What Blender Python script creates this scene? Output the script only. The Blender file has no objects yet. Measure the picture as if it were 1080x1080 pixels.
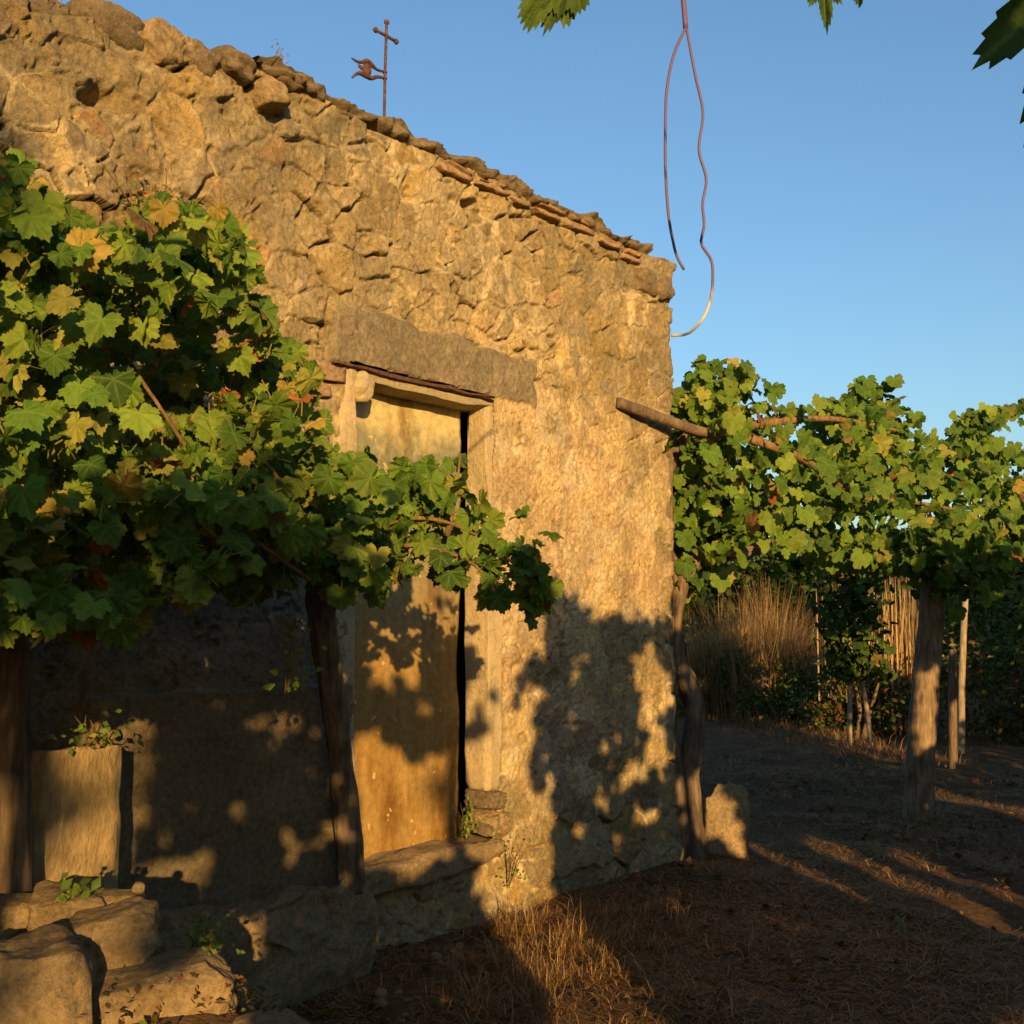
import bpy, math, random
import numpy as np
from mathutils import Vector, kdtree, noise as mnoise

# ------------------------------------------------------------------ camera, sky, sun, exposure
SC = bpy.context.scene
COL = SC.collection
YAW = math.atan2(.6247, .7809)          # view heading against the wall (the wall runs along x)
PITCH = math.atan(.1)
cam_d = bpy.data.cameras.new("camera")
cam = bpy.data.objects.new("camera", cam_d); COL.objects.link(cam)
cam.location = (-6.39, -3.77, 1.5)
cam.rotation_euler = (math.pi/2 + PITCH, 0, YAW - math.pi/2)
cam_d.sensor_width = 36; cam_d.lens = 40; cam_d.clip_start = .05; cam_d.clip_end = 3000
SC.camera = cam

SUN_EL = 10.0
LH = np.array([.65, .753]); LH /= np.linalg.norm(LH)       # heading in which sunlight travels
world = bpy.data.worlds.new("World"); SC.world = world; world.use_nodes = True
wn = world.node_tree; bgn = wn.nodes['Background']
sky = wn.nodes.new('ShaderNodeTexSky'); sky.sky_type = 'NISHITA'; sky.sun_disc = False
sky.sun_elevation = math.radians(SUN_EL)
sky.sun_rotation = math.atan2(-LH[0], -LH[1])
sky.altitude = 0; sky.air_density = 1.3; sky.dust_density = 1.0; sky.ozone_density = 4.0
wn.links.new(sky.outputs['Color'], bgn.inputs['Color'])
bgn.inputs['Strength'].default_value = .13
sun_d = bpy.data.lights.new("sun", 'SUN'); sun = bpy.data.objects.new("sun", sun_d); COL.objects.link(sun)
sun_d.energy = 4.9; sun_d.angle = math.radians(.5); sun_d.color = (1.0, .645, .25)
ce = math.cos(math.radians(SUN_EL))
sun.rotation_euler = Vector((LH[0]*ce, LH[1]*ce, -math.sin(math.radians(SUN_EL)))).to_track_quat('-Z', 'Y').to_euler()
sun.location = (-20, -22, 8)
SC.view_settings.view_transform = 'Standard'; SC.view_settings.look = 'None'
SC.view_settings.exposure = 0.74; SC.view_settings.gamma = 1
SC.view_settings.use_curve_mapping = False

# ------------------------------------------------------------------ helpers
def hgrid(seed):
    return np.random.default_rng(seed).random((256, 256)).astype(np.float32)
_tabs = {}
def vnoise(x, y, seed=0):
    if seed not in _tabs: _tabs[seed] = hgrid(seed + 1000)
    t = _tabs[seed]
    xi = np.floor(x).astype(int); yi = np.floor(y).astype(int)
    fx = x - xi; fy = y - yi
    fx = fx*fx*(3-2*fx); fy = fy*fy*(3-2*fy)
    a = t[xi & 255, yi & 255]; b = t[(xi+1) & 255, yi & 255]
    c = t[xi & 255, (yi+1) & 255]; d = t[(xi+1) & 255, (yi+1) & 255]
    return (a*(1-fx)+b*fx)*(1-fy) + (c*(1-fx)+d*fx)*fy
def fbm(x, y, freq, octv=4, seed=0):
    s = 0; amp = .5; tot = 0
    x = np.asarray(x, float); y = np.asarray(y, float)
    for k in range(octv):
        s = s + amp*vnoise(x*freq+17.3*k, y*freq-9.1*k, seed+k); tot += amp
        freq *= 2.03; amp *= .55
    return s/tot
def sstep(a, b, x):
    t = np.clip((x-a)/(b-a), 0, 1); return t*t*(3-2*t)
def lerp(a, b, t): return a + (b-a)*t

def mesh_obj(name, V, faces, mat, parent=None, col=None, luv=None, smooth=True):
    """faces: int array (n,3) or (n,4), or a list of index lists. One mesh object."""
    V = np.asarray(V, np.float32).reshape(-1, 3)
    q = parent
    while q is not None: V = V - np.array(q.location, np.float32); q = q.parent
    me = bpy.data.meshes.new(name)
    if isinstance(faces, np.ndarray):
        n, k = faces.shape
        me.vertices.add(len(V)); me.vertices.foreach_set('co', V.ravel())
        me.loops.add(n*k); me.loops.foreach_set('vertex_index', faces.astype(np.int32).ravel())
        me.polygons.add(n); me.polygons.foreach_set('loop_start', np.arange(0, n*k, k, dtype=np.int32))
        me.polygons.foreach_set('loop_total', np.full(n, k, np.int32))
        me.update(calc_edges=True)
    else:
        me.from_pydata([tuple(v) for v in V.tolist()], [], faces); me.update()
    if col is not None:
        a = me.color_attributes.new('Col', 'FLOAT_COLOR', 'POINT')
        c = np.ones((len(V), 4), np.float32); c[:, :3] = col
        a.data.foreach_set('color', c.ravel())
    if luv is not None:
        a = me.attributes.new('leafuv', 'FLOAT_VECTOR', 'POINT')
        c = np.zeros((len(V), 3), np.float32); c[:, :luv.shape[1]] = luv
        a.data.foreach_set('vector', c.ravel())
    me.polygons.foreach_set('use_smooth', np.full(len(me.polygons), bool(smooth)))
    me.materials.append(mat)
    o = bpy.data.objects.new(name, me); COL.objects.link(o)
    if parent is not None: o.parent = parent
    return o
def thing(name, label, cat, loc, group=None):
    o = bpy.data.objects.new(name, None); COL.objects.link(o); o.location = loc
    o.empty_display_size = .1
    return tag(o, label, cat, group)
def tag(o, label, cat, group=None):
    o['label'] = label; o['category'] = cat
    if group: o['group'] = group
    return o
def join(parts):
    """parts: list of (V, F) with triangle arrays -> one"""
    V = []; F = []; n = 0
    for v, f in parts:
        V.append(v); F.append(f+n); n += len(v)
    return np.concatenate(V), np.concatenate(F)

def tube(path, radii, sides=8, seed=0, rough=.0, per=.06):
    path = np.array(path, float); radii = np.array(radii, float)
    seg = np.linalg.norm(np.diff(path, axis=0), axis=1); s = np.concatenate([[0], np.cumsum(seg)])
    n = max(3, int(s[-1]/per)+1); t = np.linspace(0, s[-1], n)
    # catmull-like smoothing through cubic hermite
    tang = np.gradient(path, s, axis=0) if len(path) > 2 else np.repeat((path[1:]-path[:1])/s[-1], 2, 0)
    P = np.zeros((n, 3))
    for i, tt in enumerate(t):
        k = min(max(np.searchsorted(s, tt, 'right')-1, 0), len(s)-2)
        h = s[k+1]-s[k]; a = (tt-s[k])/h
        P[i] = ((2*a**3-3*a*a+1)*path[k] + (a**3-2*a*a+a)*h*tang[k] + (-2*a**3+3*a*a)*path[k+1] + (a**3-a*a)*h*tang[k+1])
    Rr = np.interp(t, s, radii)
    V = np.zeros((n, sides, 3)); T = np.gradient(P, axis=0); T /= np.linalg.norm(T, axis=1)[:, None]+1e-9
    up = np.array([.31, .2, .93]); up = up-T[0]*(up@T[0])
    if np.linalg.norm(up) < .2: up = np.array([1., .1, 0]); up = up-T[0]*(up@T[0])
    up /= np.linalg.norm(up)
    ang = np.arange(sides)*2*math.pi/sides
    for i in range(n):
        up = up-T[i]*(up@T[i]); up /= np.linalg.norm(up)+1e-9
        b = np.cross(T[i], up)
        rr = np.full(sides, Rr[i])
        if rough:
            rr = rr*(1+rough*(fbm(np.cos(ang)*1.5+seed*3.1+20, np.sin(ang)*1.5+t[i]*3+20, 1.3, 3, seed % 7)-.5)*2)
        V[i] = P[i]+np.outer(np.cos(ang)*rr, up)+np.outer(np.sin(ang)*rr, b)
    F = []
    for i in range(n-1):
        for j in range(sides):
            a = i*sides+j; b2 = i*sides+(j+1) % sides; c = b2+sides; d = a+sides
            F += [(a, b2, c), (a, c, d)]
    V = V.reshape(-1, 3); V = np.vstack([V, P[:1], P[-1:]]); m = n*sides
    for j in range(sides):
        F += [(m, (j+1) % sides, j), (m+1, (n-1)*sides+j, (n-1)*sides+(j+1) % sides)]
    return V, np.array(F)

def rock(center, size, rot=(0, 0, 0), seed=0, p=4., rough=.08, n=14, freq=3.):
    """a worn stone: a superellipsoid of a box with broken faces"""
    g = np.linspace(-1, 1, n+1); idx = {}; V = []; F = []
    def vid(a):
        k = tuple(np.round(a, 5))
        if k not in idx: idx[k] = len(V); V.append(a)
        return idx[k]
    for ax in range(3):
        for sgn in (-1, 1):
            for i in range(n):
                for j in range(n):
                    q = []
                    for (u, v) in ((g[i], g[j]), (g[i+1], g[j]), (g[i+1], g[j+1]), (g[i], g[j+1])):
                        a = [0, 0, 0]; a[ax] = sgn; a[(ax+1) % 3] = u; a[(ax+2) % 3] = v; q.append(vid(tuple(a)))
                    if sgn < 0: q.reverse()
                    F += [(q[0], q[1], q[2]), (q[0], q[2], q[3])]
    V = np.array(V, float)
    r = (np.abs(V)**p).sum(1)**(1/p); V = V/r[:, None]
    rnd = random.Random(seed)
    for _ in range(13):                                       # chipped planes
        d = np.array([rnd.gauss(0, 1) for _ in range(3)]); d /= np.linalg.norm(d)
        lim = (V@d).max()*rnd.uniform(.80, .97); ex = np.maximum(V@d-lim, 0); V = V-np.outer(ex*1., d)
    off = seed*7.7
    dsp = np.array([mnoise.fractal(Vector((v[0]*freq*.5+off, v[1]*freq*.5, v[2]*freq*.5)), 1.0, 2.0, 4) for v in V])
    rdg = np.array([abs(mnoise.fractal(Vector((v[0]*freq*1.3+off, v[1]*freq*1.3, v[2]*freq*1.3+5)), 1.0, 2.0, 3)) for v in V])
    V = V*(1+rough*dsp*.8-rough*.45*rdg)[:, None]*np.array(size)/2
    from mathutils import Euler
    M = np.array(Euler(rot).to_matrix()); V = V@M.T+np.array(center)
    return V, np.array(F), dsp

# ------------------------------------------------------------------ materials
def newmat(name):
    m = bpy.data.materials.new(name); m.use_nodes = True
    nt = m.node_tree; b = nt.nodes['Principled BSDF']
    return m, nt, b
def nd(nt, t, **kw):
    n = nt.nodes.new(t)
    for k, v in kw.items(): setattr(n, k, v)
    return n
def noise(nt, vec, scale, detail=6, rough=.6):
    n = nd(nt, 'ShaderNodeTexNoise'); n.inputs['Scale'].default_value = scale
    n.inputs['Detail'].default_value = detail; n.inputs['Roughness'].default_value = rough
    nt.links.new(vec, n.inputs['Vector']); return n.outputs['Fac']
def ramp(nt, fac, stops):
    r = nd(nt, 'ShaderNodeValToRGB'); nt.links.new(fac, r.inputs['Fac']); e = r.color_ramp.elements
    while len(e) < len(stops): e.new(.5)
    for i, (p, c) in enumerate(stops): e[i].position = p; e[i].color = (c[0], c[1], c[2], 1)
    return r.outputs['Color']
def mix(nt, a, b, fac, mode='MIX'):
    m = nd(nt, 'ShaderNodeMix', data_type='RGBA', blend_type=mode)
    for sock, val in ((m.inputs[0], fac), (m.inputs[6], a), (m.inputs[7], b)):
        if hasattr(val, 'links'): nt.links.new(val, sock)
        else: sock.default_value = val if not isinstance(val, tuple) else (*val[:3], 1)
    return m.outputs[2]
def math_(nt, op, a, b=None):
    m = nd(nt, 'ShaderNodeMath', operation=op)
    for i, v in enumerate((a, b)):
        if v is None: continue
        if hasattr(v, 'links'): nt.links.new(v, m.inputs[i])
        else: m.inputs[i].default_value = v
    return m.outputs[0]
def bump(nt, b, hts, dist=.01):
    prev = None
    for h, s, d in hts:
        n = nd(nt, 'ShaderNodeBump'); n.inputs['Strength'].default_value = s; n.inputs['Distance'].default_value = d
        nt.links.new(h, n.inputs['Height'])
        if prev: nt.links.new(prev, n.inputs['Normal'])
        prev = n.outputs['Normal']
    nt.links.new(prev, b.inputs['Normal'])
def objvec(nt, scale=(1, 1, 1)):
    t = nd(nt, 'ShaderNodeTexCoord'); mp = nd(nt, 'ShaderNodeMapping'); mp.inputs['Scale'].default_value = scale
    nt.links.new(t.outputs['Object'], mp.inputs['Vector']); return mp.outputs['Vector']

def stone_mat(name, base=None, lo=.52, hi=1.5, lichen=.55):
    m, nt, b = newmat(name); v = objvec(nt)
    if base is None:
        a = nd(nt, 'ShaderNodeAttribute', attribute_name='Col'); c0 = a.outputs['Color']
    else: c0 = base
    f = noise(nt, v, 42, 10, .74); g = noise(nt, v, 5.5, 5, .6); h = noise(nt, v, 150, 3, .6)
    c1 = mix(nt, c0, ramp(nt, f, [(.28, (lo,)*3), (.72, (hi,)*3)]), 1.0, 'MULTIPLY')
    c2 = mix(nt, c1, ramp(nt, g, [(.3, (.78, .8, .82)), (.7, (1.16, 1.12, 1.05))]), 1.0, 'MULTIPLY')
    sp = math_(nt, 'GREATER_THAN', noise(nt, v, 70, 2, .5), .69)
    c3 = mix(nt, c2, (.16, .13, .09), math_(nt, 'MULTIPLY', sp, .55))
    lf = ramp(nt, noise(nt, v, 11, 8, .7), [(.54, (0,)*3), (.66, (1,)*3)])
    c3 = mix(nt, c3, mix(nt, c3, (.42, .40, .36), 1.0, 'MULTIPLY'), math_(nt, 'MULTIPLY', lf, lichen))
    nt.links.new(c3, b.inputs['Base Color']); b.inputs['Roughness'].default_value = .95
    b.inputs['Specular IOR Level'].default_value = .15
    pit = ramp(nt, noise(nt, v, 28, 4, .6), [(.30, (0,)*3), (.42, (1,)*3)])
    bump(nt, b, [(pit, .5, .012), (f, .9, .018), (h, .7, .006)])
    return m
M_WALL = stone_mat('rubble_masonry')
M_STONE = stone_mat('loose_stone', (.32, .225, .115), .45, 1.5)
M_COPE = stone_mat('coping_rough', (.20, .145, .085))
M_TILE = stone_mat('terracotta_tile', (.36, .225, .12))
M_PLASTER = stone_mat('smooth_plaster', (.52, .40, .225), .8, 1.18, .25)
M_LINTEL = stone_mat('lintel_board', (.40, .32, .18), .75, 1.2, .3)

def door_mat():
    m, nt, b = newmat('weathered_door_plaster'); v = objvec(nt)
    sx = nd(nt, 'ShaderNodeSeparateXYZ'); nt.links.new(v, sx.inputs[0]); z = sx.outputs['Z']
    vs = objvec(nt, (9, 9, .9)); st = noise(nt, vs, 3.0, 5, .6)
    n1 = noise(nt, v, 4.0, 5, .6); n2 = noise(nt, v, 26, 6, .65)
    zz = math_(nt, 'ADD', z, math_(nt, 'MULTIPLY', n1, .5))                    # door z is 0 at the sill
    low = mix(nt, (.345, .215, .064), (.30, .17, .046), ramp(nt, st, [(.35, (0,)*3), (.68, (1,)*3)]))
    rg = nd(nt, 'ShaderNodeMapRange'); rg.inputs['From Min'].default_value = 1.2; rg.inputs['From Max'].default_value = 1.75
    nt.links.new(zz, rg.inputs['Value'])
    mid = mix(nt, low, (.22, .205, .12), rg.outputs[0])                        # grey lichen belt
    rg2 = nd(nt, 'ShaderNodeMapRange'); rg2.inputs['From Min'].default_value = 2.17; rg2.inputs['From Max'].default_value = 2.27
    nt.links.new(zz, rg2.inputs['Value'])
    top = mix(nt, mid, (.50, .40, .19), rg2.outputs[0])
    c = mix(nt, top, ramp(nt, n2, [(.3, (.68,)*3), (.7, (1.18,)*3)]), 1.0, 'MULTIPLY')
    c = mix(nt, c, mix(nt, c, (.55, .45, .34), 1.0, 'MULTIPLY'), ramp(nt, noise(nt, objvec(nt, (2.2, 2.2, .6)), 2.0, 7, .65), [(.50, (0,)*3), (.68, (1,)*3)]))
    fl = math_(nt, 'GREATER_THAN', noise(nt, v, 22, 2, .5), .70)
    c = mix(nt, c, (.55, .40, .17), math_(nt, 'MULTIPLY', fl, .7))
    nt.links.new(c, b.inputs['Base Color']); b.inputs['Roughness'].default_value = .85
    b.inputs['Specular IOR Level'].default_value = .2
    bump(nt, b, [(n2, .35, .006), (st, .2, .006)])
    return m
M_DOOR = door_mat()

def leaf_mat(name, veins=True, trans=.32):
    m, nt, b = newmat(name)
    a = nd(nt, 'ShaderNodeAttribute', attribute_name='Col'); c = a.outputs['Color']
    if veins:
        u = nd(nt, 'ShaderNodeAttribute', attribute_name='leafuv')
        s = nd(nt, 'ShaderNodeSeparateXYZ'); nt.links.new(u.outputs['Vector'], s.inputs[0])
        x = math_(nt, 'ABSOLUTE', s.outputs['X']); y = s.outputs['Y']; d = x
        for deg in (50, 108):
            k = math_(nt, 'ABSOLUTE', math_(nt, 'SUBTRACT', math_(nt, 'MULTIPLY', x, math.cos(math.radians(deg))),
                                            math_(nt, 'MULTIPLY', y, math.sin(math.radians(deg)))))
            d = math_(nt, 'MINIMUM', d, k)
        vf = ramp(nt, d, [(.012, (1,)*3), (.04, (0,)*3)])
        c = mix(nt, c, mix(nt, c, (.22, .27, .06), .28), vf)
        mot = noise(nt, u.outputs['Vector'], 4.0, 4, .6)
        c = mix(nt, c, ramp(nt, mot, [(.3, (.8, .82, .8)), (.7, (1.2, 1.15, 1.1))]), 1.0, 'MULTIPLY')
        bump(nt, b, [(d, .35, .02), (mot, .3, .02)])
    nt.links.new(c, b.inputs['Base Color']); b.inputs['Roughness'].default_value = .62
    b.inputs['Specular IOR Level'].default_value = .16
    tr = nd(nt, 'ShaderNodeBsdfTranslucent')
    nt.links.new(mix(nt, c, (1.25, 1.2, .6), 1.0, 'MULTIPLY'), tr.inputs['Color'])
    ms = nd(nt, 'ShaderNodeMixShader'); ms.inputs[0].default_value = trans
    nt.links.new(b.outputs[0], ms.inputs[1]); nt.links.new(tr.outputs[0], ms.inputs[2])
    nt.links.new(ms.outputs[0], nt.nodes['Material Output'].inputs['Surface'])
    return m
M_LEAF = leaf_mat('vine_leaf'); M_LEAF2 = leaf_mat('shrub_leaf', False, .2)

def bark_mat(name, ca, cb, sc=38, zs=.12):
    m, nt, b = newmat(name); v = objvec(nt, (1, 1, zs)); w = objvec(nt)
    f = noise(nt, v, sc, 6, .65); g = noise(nt, w, 9, 4)
    c = mix(nt, ramp(nt, f, [(.32, ca), (.68, cb)]), ramp(nt, g, [(.3, (.7,)*3), (.7, (1.2,)*3)]), 1.0, 'MULTIPLY')
    nt.links.new(c, b.inputs['Base Color']); b.inputs['Roughness'].default_value = .9
    b.inputs['Specular IOR Level'].default_value = .15
    bump(nt, b, [(f, .9, .012)]); return m
M_BARK = bark_mat('vine_bark', (.07, .045, .028), (.24, .165, .10))
M_POST = bark_mat('chestnut_post', (.11, .075, .045), (.33, .23, .13))
M_PALE = bark_mat('pale_stake', (.19, .14, .085), (.40, .31, .20))
M_CANE = bark_mat('vine_cane', (.12, .07, .03), (.28, .17, .07))
M_BOARD = bark_mat('weathered_slab', (.33, .225, .10), (.48, .34, .16), 60, .45)

def attr_mat(name, rough=.9, trans=0):
    m, nt, b = newmat(name)
    a = nd(nt, 'ShaderNodeAttribute', attribute_name='Col')
    nt.links.new(a.outputs['Color'], b.inputs['Base Color']); b.inputs['Roughness'].default_value = rough
    b.inputs['Specular IOR Level'].default_value = .15
    if trans:
        tr = nd(nt, 'ShaderNodeBsdfTranslucent'); nt.links.new(a.outputs['Color'], tr.inputs['Color'])
        ms = nd(nt, 'ShaderNodeMixShader'); ms.inputs[0].default_value = trans
        nt.links.new(b.outputs[0], ms.inputs[1]); nt.links.new(tr.outputs[0], ms.inputs[2])
        nt.links.new(ms.outputs[0], nt.nodes['Material Output'].inputs['Surface'])
    return m
M_STRAW = attr_mat('dry_straw', .8, .15); M_WIRE = attr_mat('plastic_cable', .45)

def iron_mat():
    m, nt, b = newmat('rusty_iron'); v = objvec(nt); f = noise(nt, v, 60, 5)
    nt.links.new(ramp(nt, f, [(.35, (.035, .02, .015)), (.7, (.17, .065, .03))]), b.inputs['Base Color'])
    b.inputs['Roughness'].default_value = .85; b.inputs['Metallic'].default_value = .2
    bump(nt, b, [(f, .4, .004)]); return m
M_IRON = iron_mat()

def ground_mat():
    m, nt, b = newmat('dry_earth'); v = objvec(nt)
    f = noise(nt, v, 2.2, 6); g = noise(nt, v, 26, 6, .7); h = noise(nt, v, 110, 3, .6)
    c = ramp(nt, f, [(.3, (.082, .048, .024)), (.7, (.17, .10, .05))])
    c = mix(nt, c, ramp(nt, g, [(.3, (.55,)*3), (.7, (1.45,)*3)]), 1.0, 'MULTIPLY')
    nt.links.new(c, b.inputs['Base Color']); b.inputs['Roughness'].default_value = 1
    b.inputs['Specular IOR Level'].default_value = .05
    bump(nt, b, [(g, .9, .03), (h, .7, .008)]); return m
M_GROUND = ground_mat()

# ------------------------------------------------------------------ ground
def gz(x, y):
    """height of the ground"""
    x = np.asarray(x, float); y = np.asarray(y, float)
    z = (fbm(x+40, y+40, .55, 4, 31)-.5)*.16 + (fbm(x+40, y+40, 3.0, 3, 37)-.5)*.05
    z = z*np.clip((np.hypot(x+6.4, y+3.8)-.5)/2, 0, 1)
    bank = sstep(-3.85, -4.55, x)*sstep(-2.1, -1.25, y)*sstep(1.0, .2, y)
    z = z + bank*.52
    z = z + .10*np.exp(-((y+.05)/.35)**2)*sstep(.3, -.3, x)*sstep(-4.2, -3.4, x)*.6
    z = z + sstep(30, 95, np.hypot(x, y))*7.0*sstep(-.2, .4, (x*.78+y*.62)/(np.hypot(x, y)+1))
    return z
def axis(lo, hi, fine_lo, fine_hi, step):
    mid = np.arange(fine_lo, fine_hi, step)
    k = 1.16; a = [fine_lo]; s = step
    while a[-1] > lo: s *= k; a.append(a[-1]-s)
    c = [mid[-1]]; s = step
    while c[-1] < hi: s *= k; c.append(c[-1]+s)
    return np.concatenate([a[::-1][:-1], mid, c[1:]])
gx = axis(-1500, 1500, -6.5, 8, .05); gy = axis(-1500, 1500, -4.5, 4.0, .05)
GX, GY = np.meshgrid(gx, gy, indexing='ij'); GZ = gz(GX, GY)
nx, ny = GX.shape; I = np.arange(nx*ny).reshape(nx, ny)
Fq = np.stack([I[:-1, :-1], I[1:, :-1], I[1:, 1:], I[:-1, 1:]], -1).reshape(-1, 4)
g_ = mesh_obj('ground', np.stack([GX, GY, GZ], -1), Fq, M_GROUND); g_['kind'] = 'structure'

# ------------------------------------------------------------------ stone building
house = thing('stone_building', 'old rubble stone outbuilding with a walled door, sunlit golden under a ragged wall top', 'building', (-3, 2.5, 0))
OX0, OX1, OZ0, OZ1 = -2.87, -1.84, .40, 2.70           # rough opening in the masonry
def ztop(u):
    z = 3.85+.05*(fbm(u*1.0+30, u*0+3., 2.2, 3, 5)-.5)
    z = z-.235*sstep(-3.8, -4.75, u)
    return z
us = np.concatenate([np.arange(-6.3, -4.8, .05), np.arange(-4.8, -.06, .0066)])
RAD = .06
arc = np.linspace(0, math.pi/2, 11)
side = np.arange(.06, 5.0, .05)
PX = np.concatenate([us, -RAD+RAD*np.sin(arc), np.zeros(len(side))])
PY = np.concatenate([np.zeros(len(us)), RAD-RAD*np.cos(arc), RAD+side])
NX = np.concatenate([np.zeros(len(us)), np.sin(arc), np.ones(len(side))])
NY = np.concatenate([-np.ones(len(us)), -np.cos(arc), np.zeros(len(side))])
U = np.concatenate([[0], np.cumsum(np.hypot(np.diff(PX), np.diff(PY)))])+us[0]
NR = 590
vv = np.linspace(0, 1, NR)
UU, VV = np.meshgrid(U, vv, indexing='ij')
ZZ = -.25+VV*(ztop(UU)+.25)
# stones: seeds of a Voronoi pattern, larger up on the left, coursed blocks low on the right
rng = np.random.default_rng(11)
seeds = []
for row, zc in enumerate((.02, .27, .52, .74)):
    x = -1.42+(row % 2)*.16
    while x < .3:
        seeds.append((x, zc+rng.normal(0, .012))); x += rng.uniform(.26, .40)
for row, zc in enumerate((3.02, 3.24, 3.46, 3.66)):
    x = -.66+(row % 2)*.13
    while x < .3:
        seeds.append((x+rng.normal(0, .02), zc+rng.normal(0, .02))); x += rng.uniform(.2, .32)
nfix = len(seeds)
S = np.zeros((12000, 2)); S[:nfix] = seeds; ns = nfix
for _ in range(12000):
    x = rng.uniform(-6.5, 5.2); z = rng.uniform(-.4, 4.2)
    if -1.5 < x < .3 and z < .86: continue
    if -.75 < x < .3 and z > 2.95: continue
    r = .17
    if z > 2.6 and x < -2.7: r = .235
    elif z > 2.6: r = .18
    r *= rng.choice([.45, .8, 1.1, 1.4])
    d2 = (S[:ns, 0]-x)**2+((S[:ns, 1]-z)*1.3)**2
    if d2.min() > r*r: S[ns] = (x, z); ns += 1
S = S[:ns]
wu = UU+(fbm(UU+9, ZZ+9, 5, 3, 51)-.5)*.11; wz = (ZZ+(fbm(UU+19, ZZ+29, 5, 3, 57)-.5)*.09)*1.3
kd = kdtree.KDTree(ns)
for i, (x, z) in enumerate(S): kd.insert((x, z*1.3, 0), i)
kd.balance()
n_pts = UU.size; ID = np.zeros(n_pts, int); ID2 = np.zeros(n_pts, int)
fu = wu.ravel().tolist(); fz = wz.ravel().tolist(); fn = kd.find_n
for i in range(n_pts):
    r = fn((fu[i], fz[i], 0), 2); ID[i] = r[0][1]; ID2[i] = r[1][1]
ID = ID.reshape(UU.shape); ID2 = ID2.reshape(UU.shape)
SX, SZ = S[:, 0], S[:, 1]*1.3
d1 = (wu-SX[ID])**2+(wz-SZ[ID])**2; d2 = (wu-SX[ID2])**2+(wz-SZ[ID2])**2
DE = (d2-d1)/(2*np.sqrt((SX[ID]-SX[ID2])**2+(SZ[ID]-SZ[ID2])**2)+1e-6)
sh0 = rng.uniform(-.012, .019, ns); tx = rng.normal(0, .045, ns); tz = rng.normal(0, .06, ns)
tone = rng.uniform(.74, 1.18, ns); tint = rng.normal(0, 1, (ns, 1))*np.array([.016, .004, -.010])
upper = sstep(2.45, 2.95, ZZ+(fbm(UU, ZZ, 1.3, 3, 61)-.5)*.7)
prof = sstep(.0, .005+.016*sstep(.4, .7, fbm(UU+6, ZZ+2, 3, 2, 60)), DE+(fbm(UU, ZZ, 20, 4, 62)-.54)*.022)
stone_h = sh0[ID]+tx[ID]*(UU-S[ID, 0])+tz[ID]*(ZZ-S[ID, 1])+(fbm(UU, ZZ, 14, 4, 63)-.5)*.012+(np.abs(fbm(UU, ZZ, 7, 4, 163)-.5))*-.022+(fbm(UU, ZZ, 55, 3, 164)-.5)*.009-sstep(.64, .74, fbm(UU+9, ZZ+3, 15, 3, 165))*.016
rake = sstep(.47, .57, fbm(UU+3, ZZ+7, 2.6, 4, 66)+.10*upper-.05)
mort_h = -.007+(fbm(UU+5, ZZ, 11, 4, 64)-.5)*.03-rake*.05+(fbm(UU, ZZ, 55, 2, 166)-.5)*.012
H = lerp(mort_h, stone_h, prof)
# render coats
wob = (fbm(UU+11, ZZ+4, 1.7, 4, 71)-.5)*1.5
def rect(u0, u1, z0, z1, soft=.25):
    dx = np.minimum(UU-u0, u1-UU); dz = np.minimum(ZZ-z0, z1-ZZ)
    return np.minimum(dx, dz)/soft
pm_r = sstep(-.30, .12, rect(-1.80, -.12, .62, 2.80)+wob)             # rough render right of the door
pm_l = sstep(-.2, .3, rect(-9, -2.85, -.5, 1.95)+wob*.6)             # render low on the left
pm_m = sstep(-.2, .45, rect(-3.5, -.9, 2.72, 3.35, .35)+wob*1.3-.35)*.75
band = sstep(-.05, .12, rect(-2.99, -1.50, 2.695, 2.96, .10)+(fbm(UU, ZZ, 7, 3, 75)-.5)*.9)
peek = sstep(.56, .62, fbm(UU+2, ZZ+31, 2.1, 3, 77))*(1-band)
plast = np.clip(np.maximum(np.maximum(pm_r, pm_l), pm_m)*(1-.75*peek*(sh0[ID] > .005)*(1-pm_l)), 0, 1)
rough_h = .008-sstep(.555, .575, fbm(UU+41, ZZ+23, 3.4, 5, 195))*.010+(fbm(UU+2, ZZ+1, 3, 3, 72)-.5)*.03+(fbm(UU*.8+2, ZZ*1.3+1, 22, 4, 73)-.5)*.008+(fbm(UU+2, ZZ+1, 75, 2, 79)-.5)*.009-sstep(.62, .72, fbm(UU+2, ZZ+1, 21, 3, 173))*.012
H = lerp(H, rough_h, plast)
H = lerp(H, .026+(fbm(UU, ZZ, 30, 4, 81)-.5)*.014, band)
slabm = sstep(-.05, .05, rect(-4.13, -2.84, -.6, 1.245, .10)+(fbm(UU, ZZ, 5, 3, 84)-.5)*.25)            # smooth cement face low on the left
H = lerp(H, .050+(fbm(UU, ZZ, 4, 3, 86)-.5)*.02+(fbm(UU, ZZ, 40, 3, 88)-.5)*.004, slabm)
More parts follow.
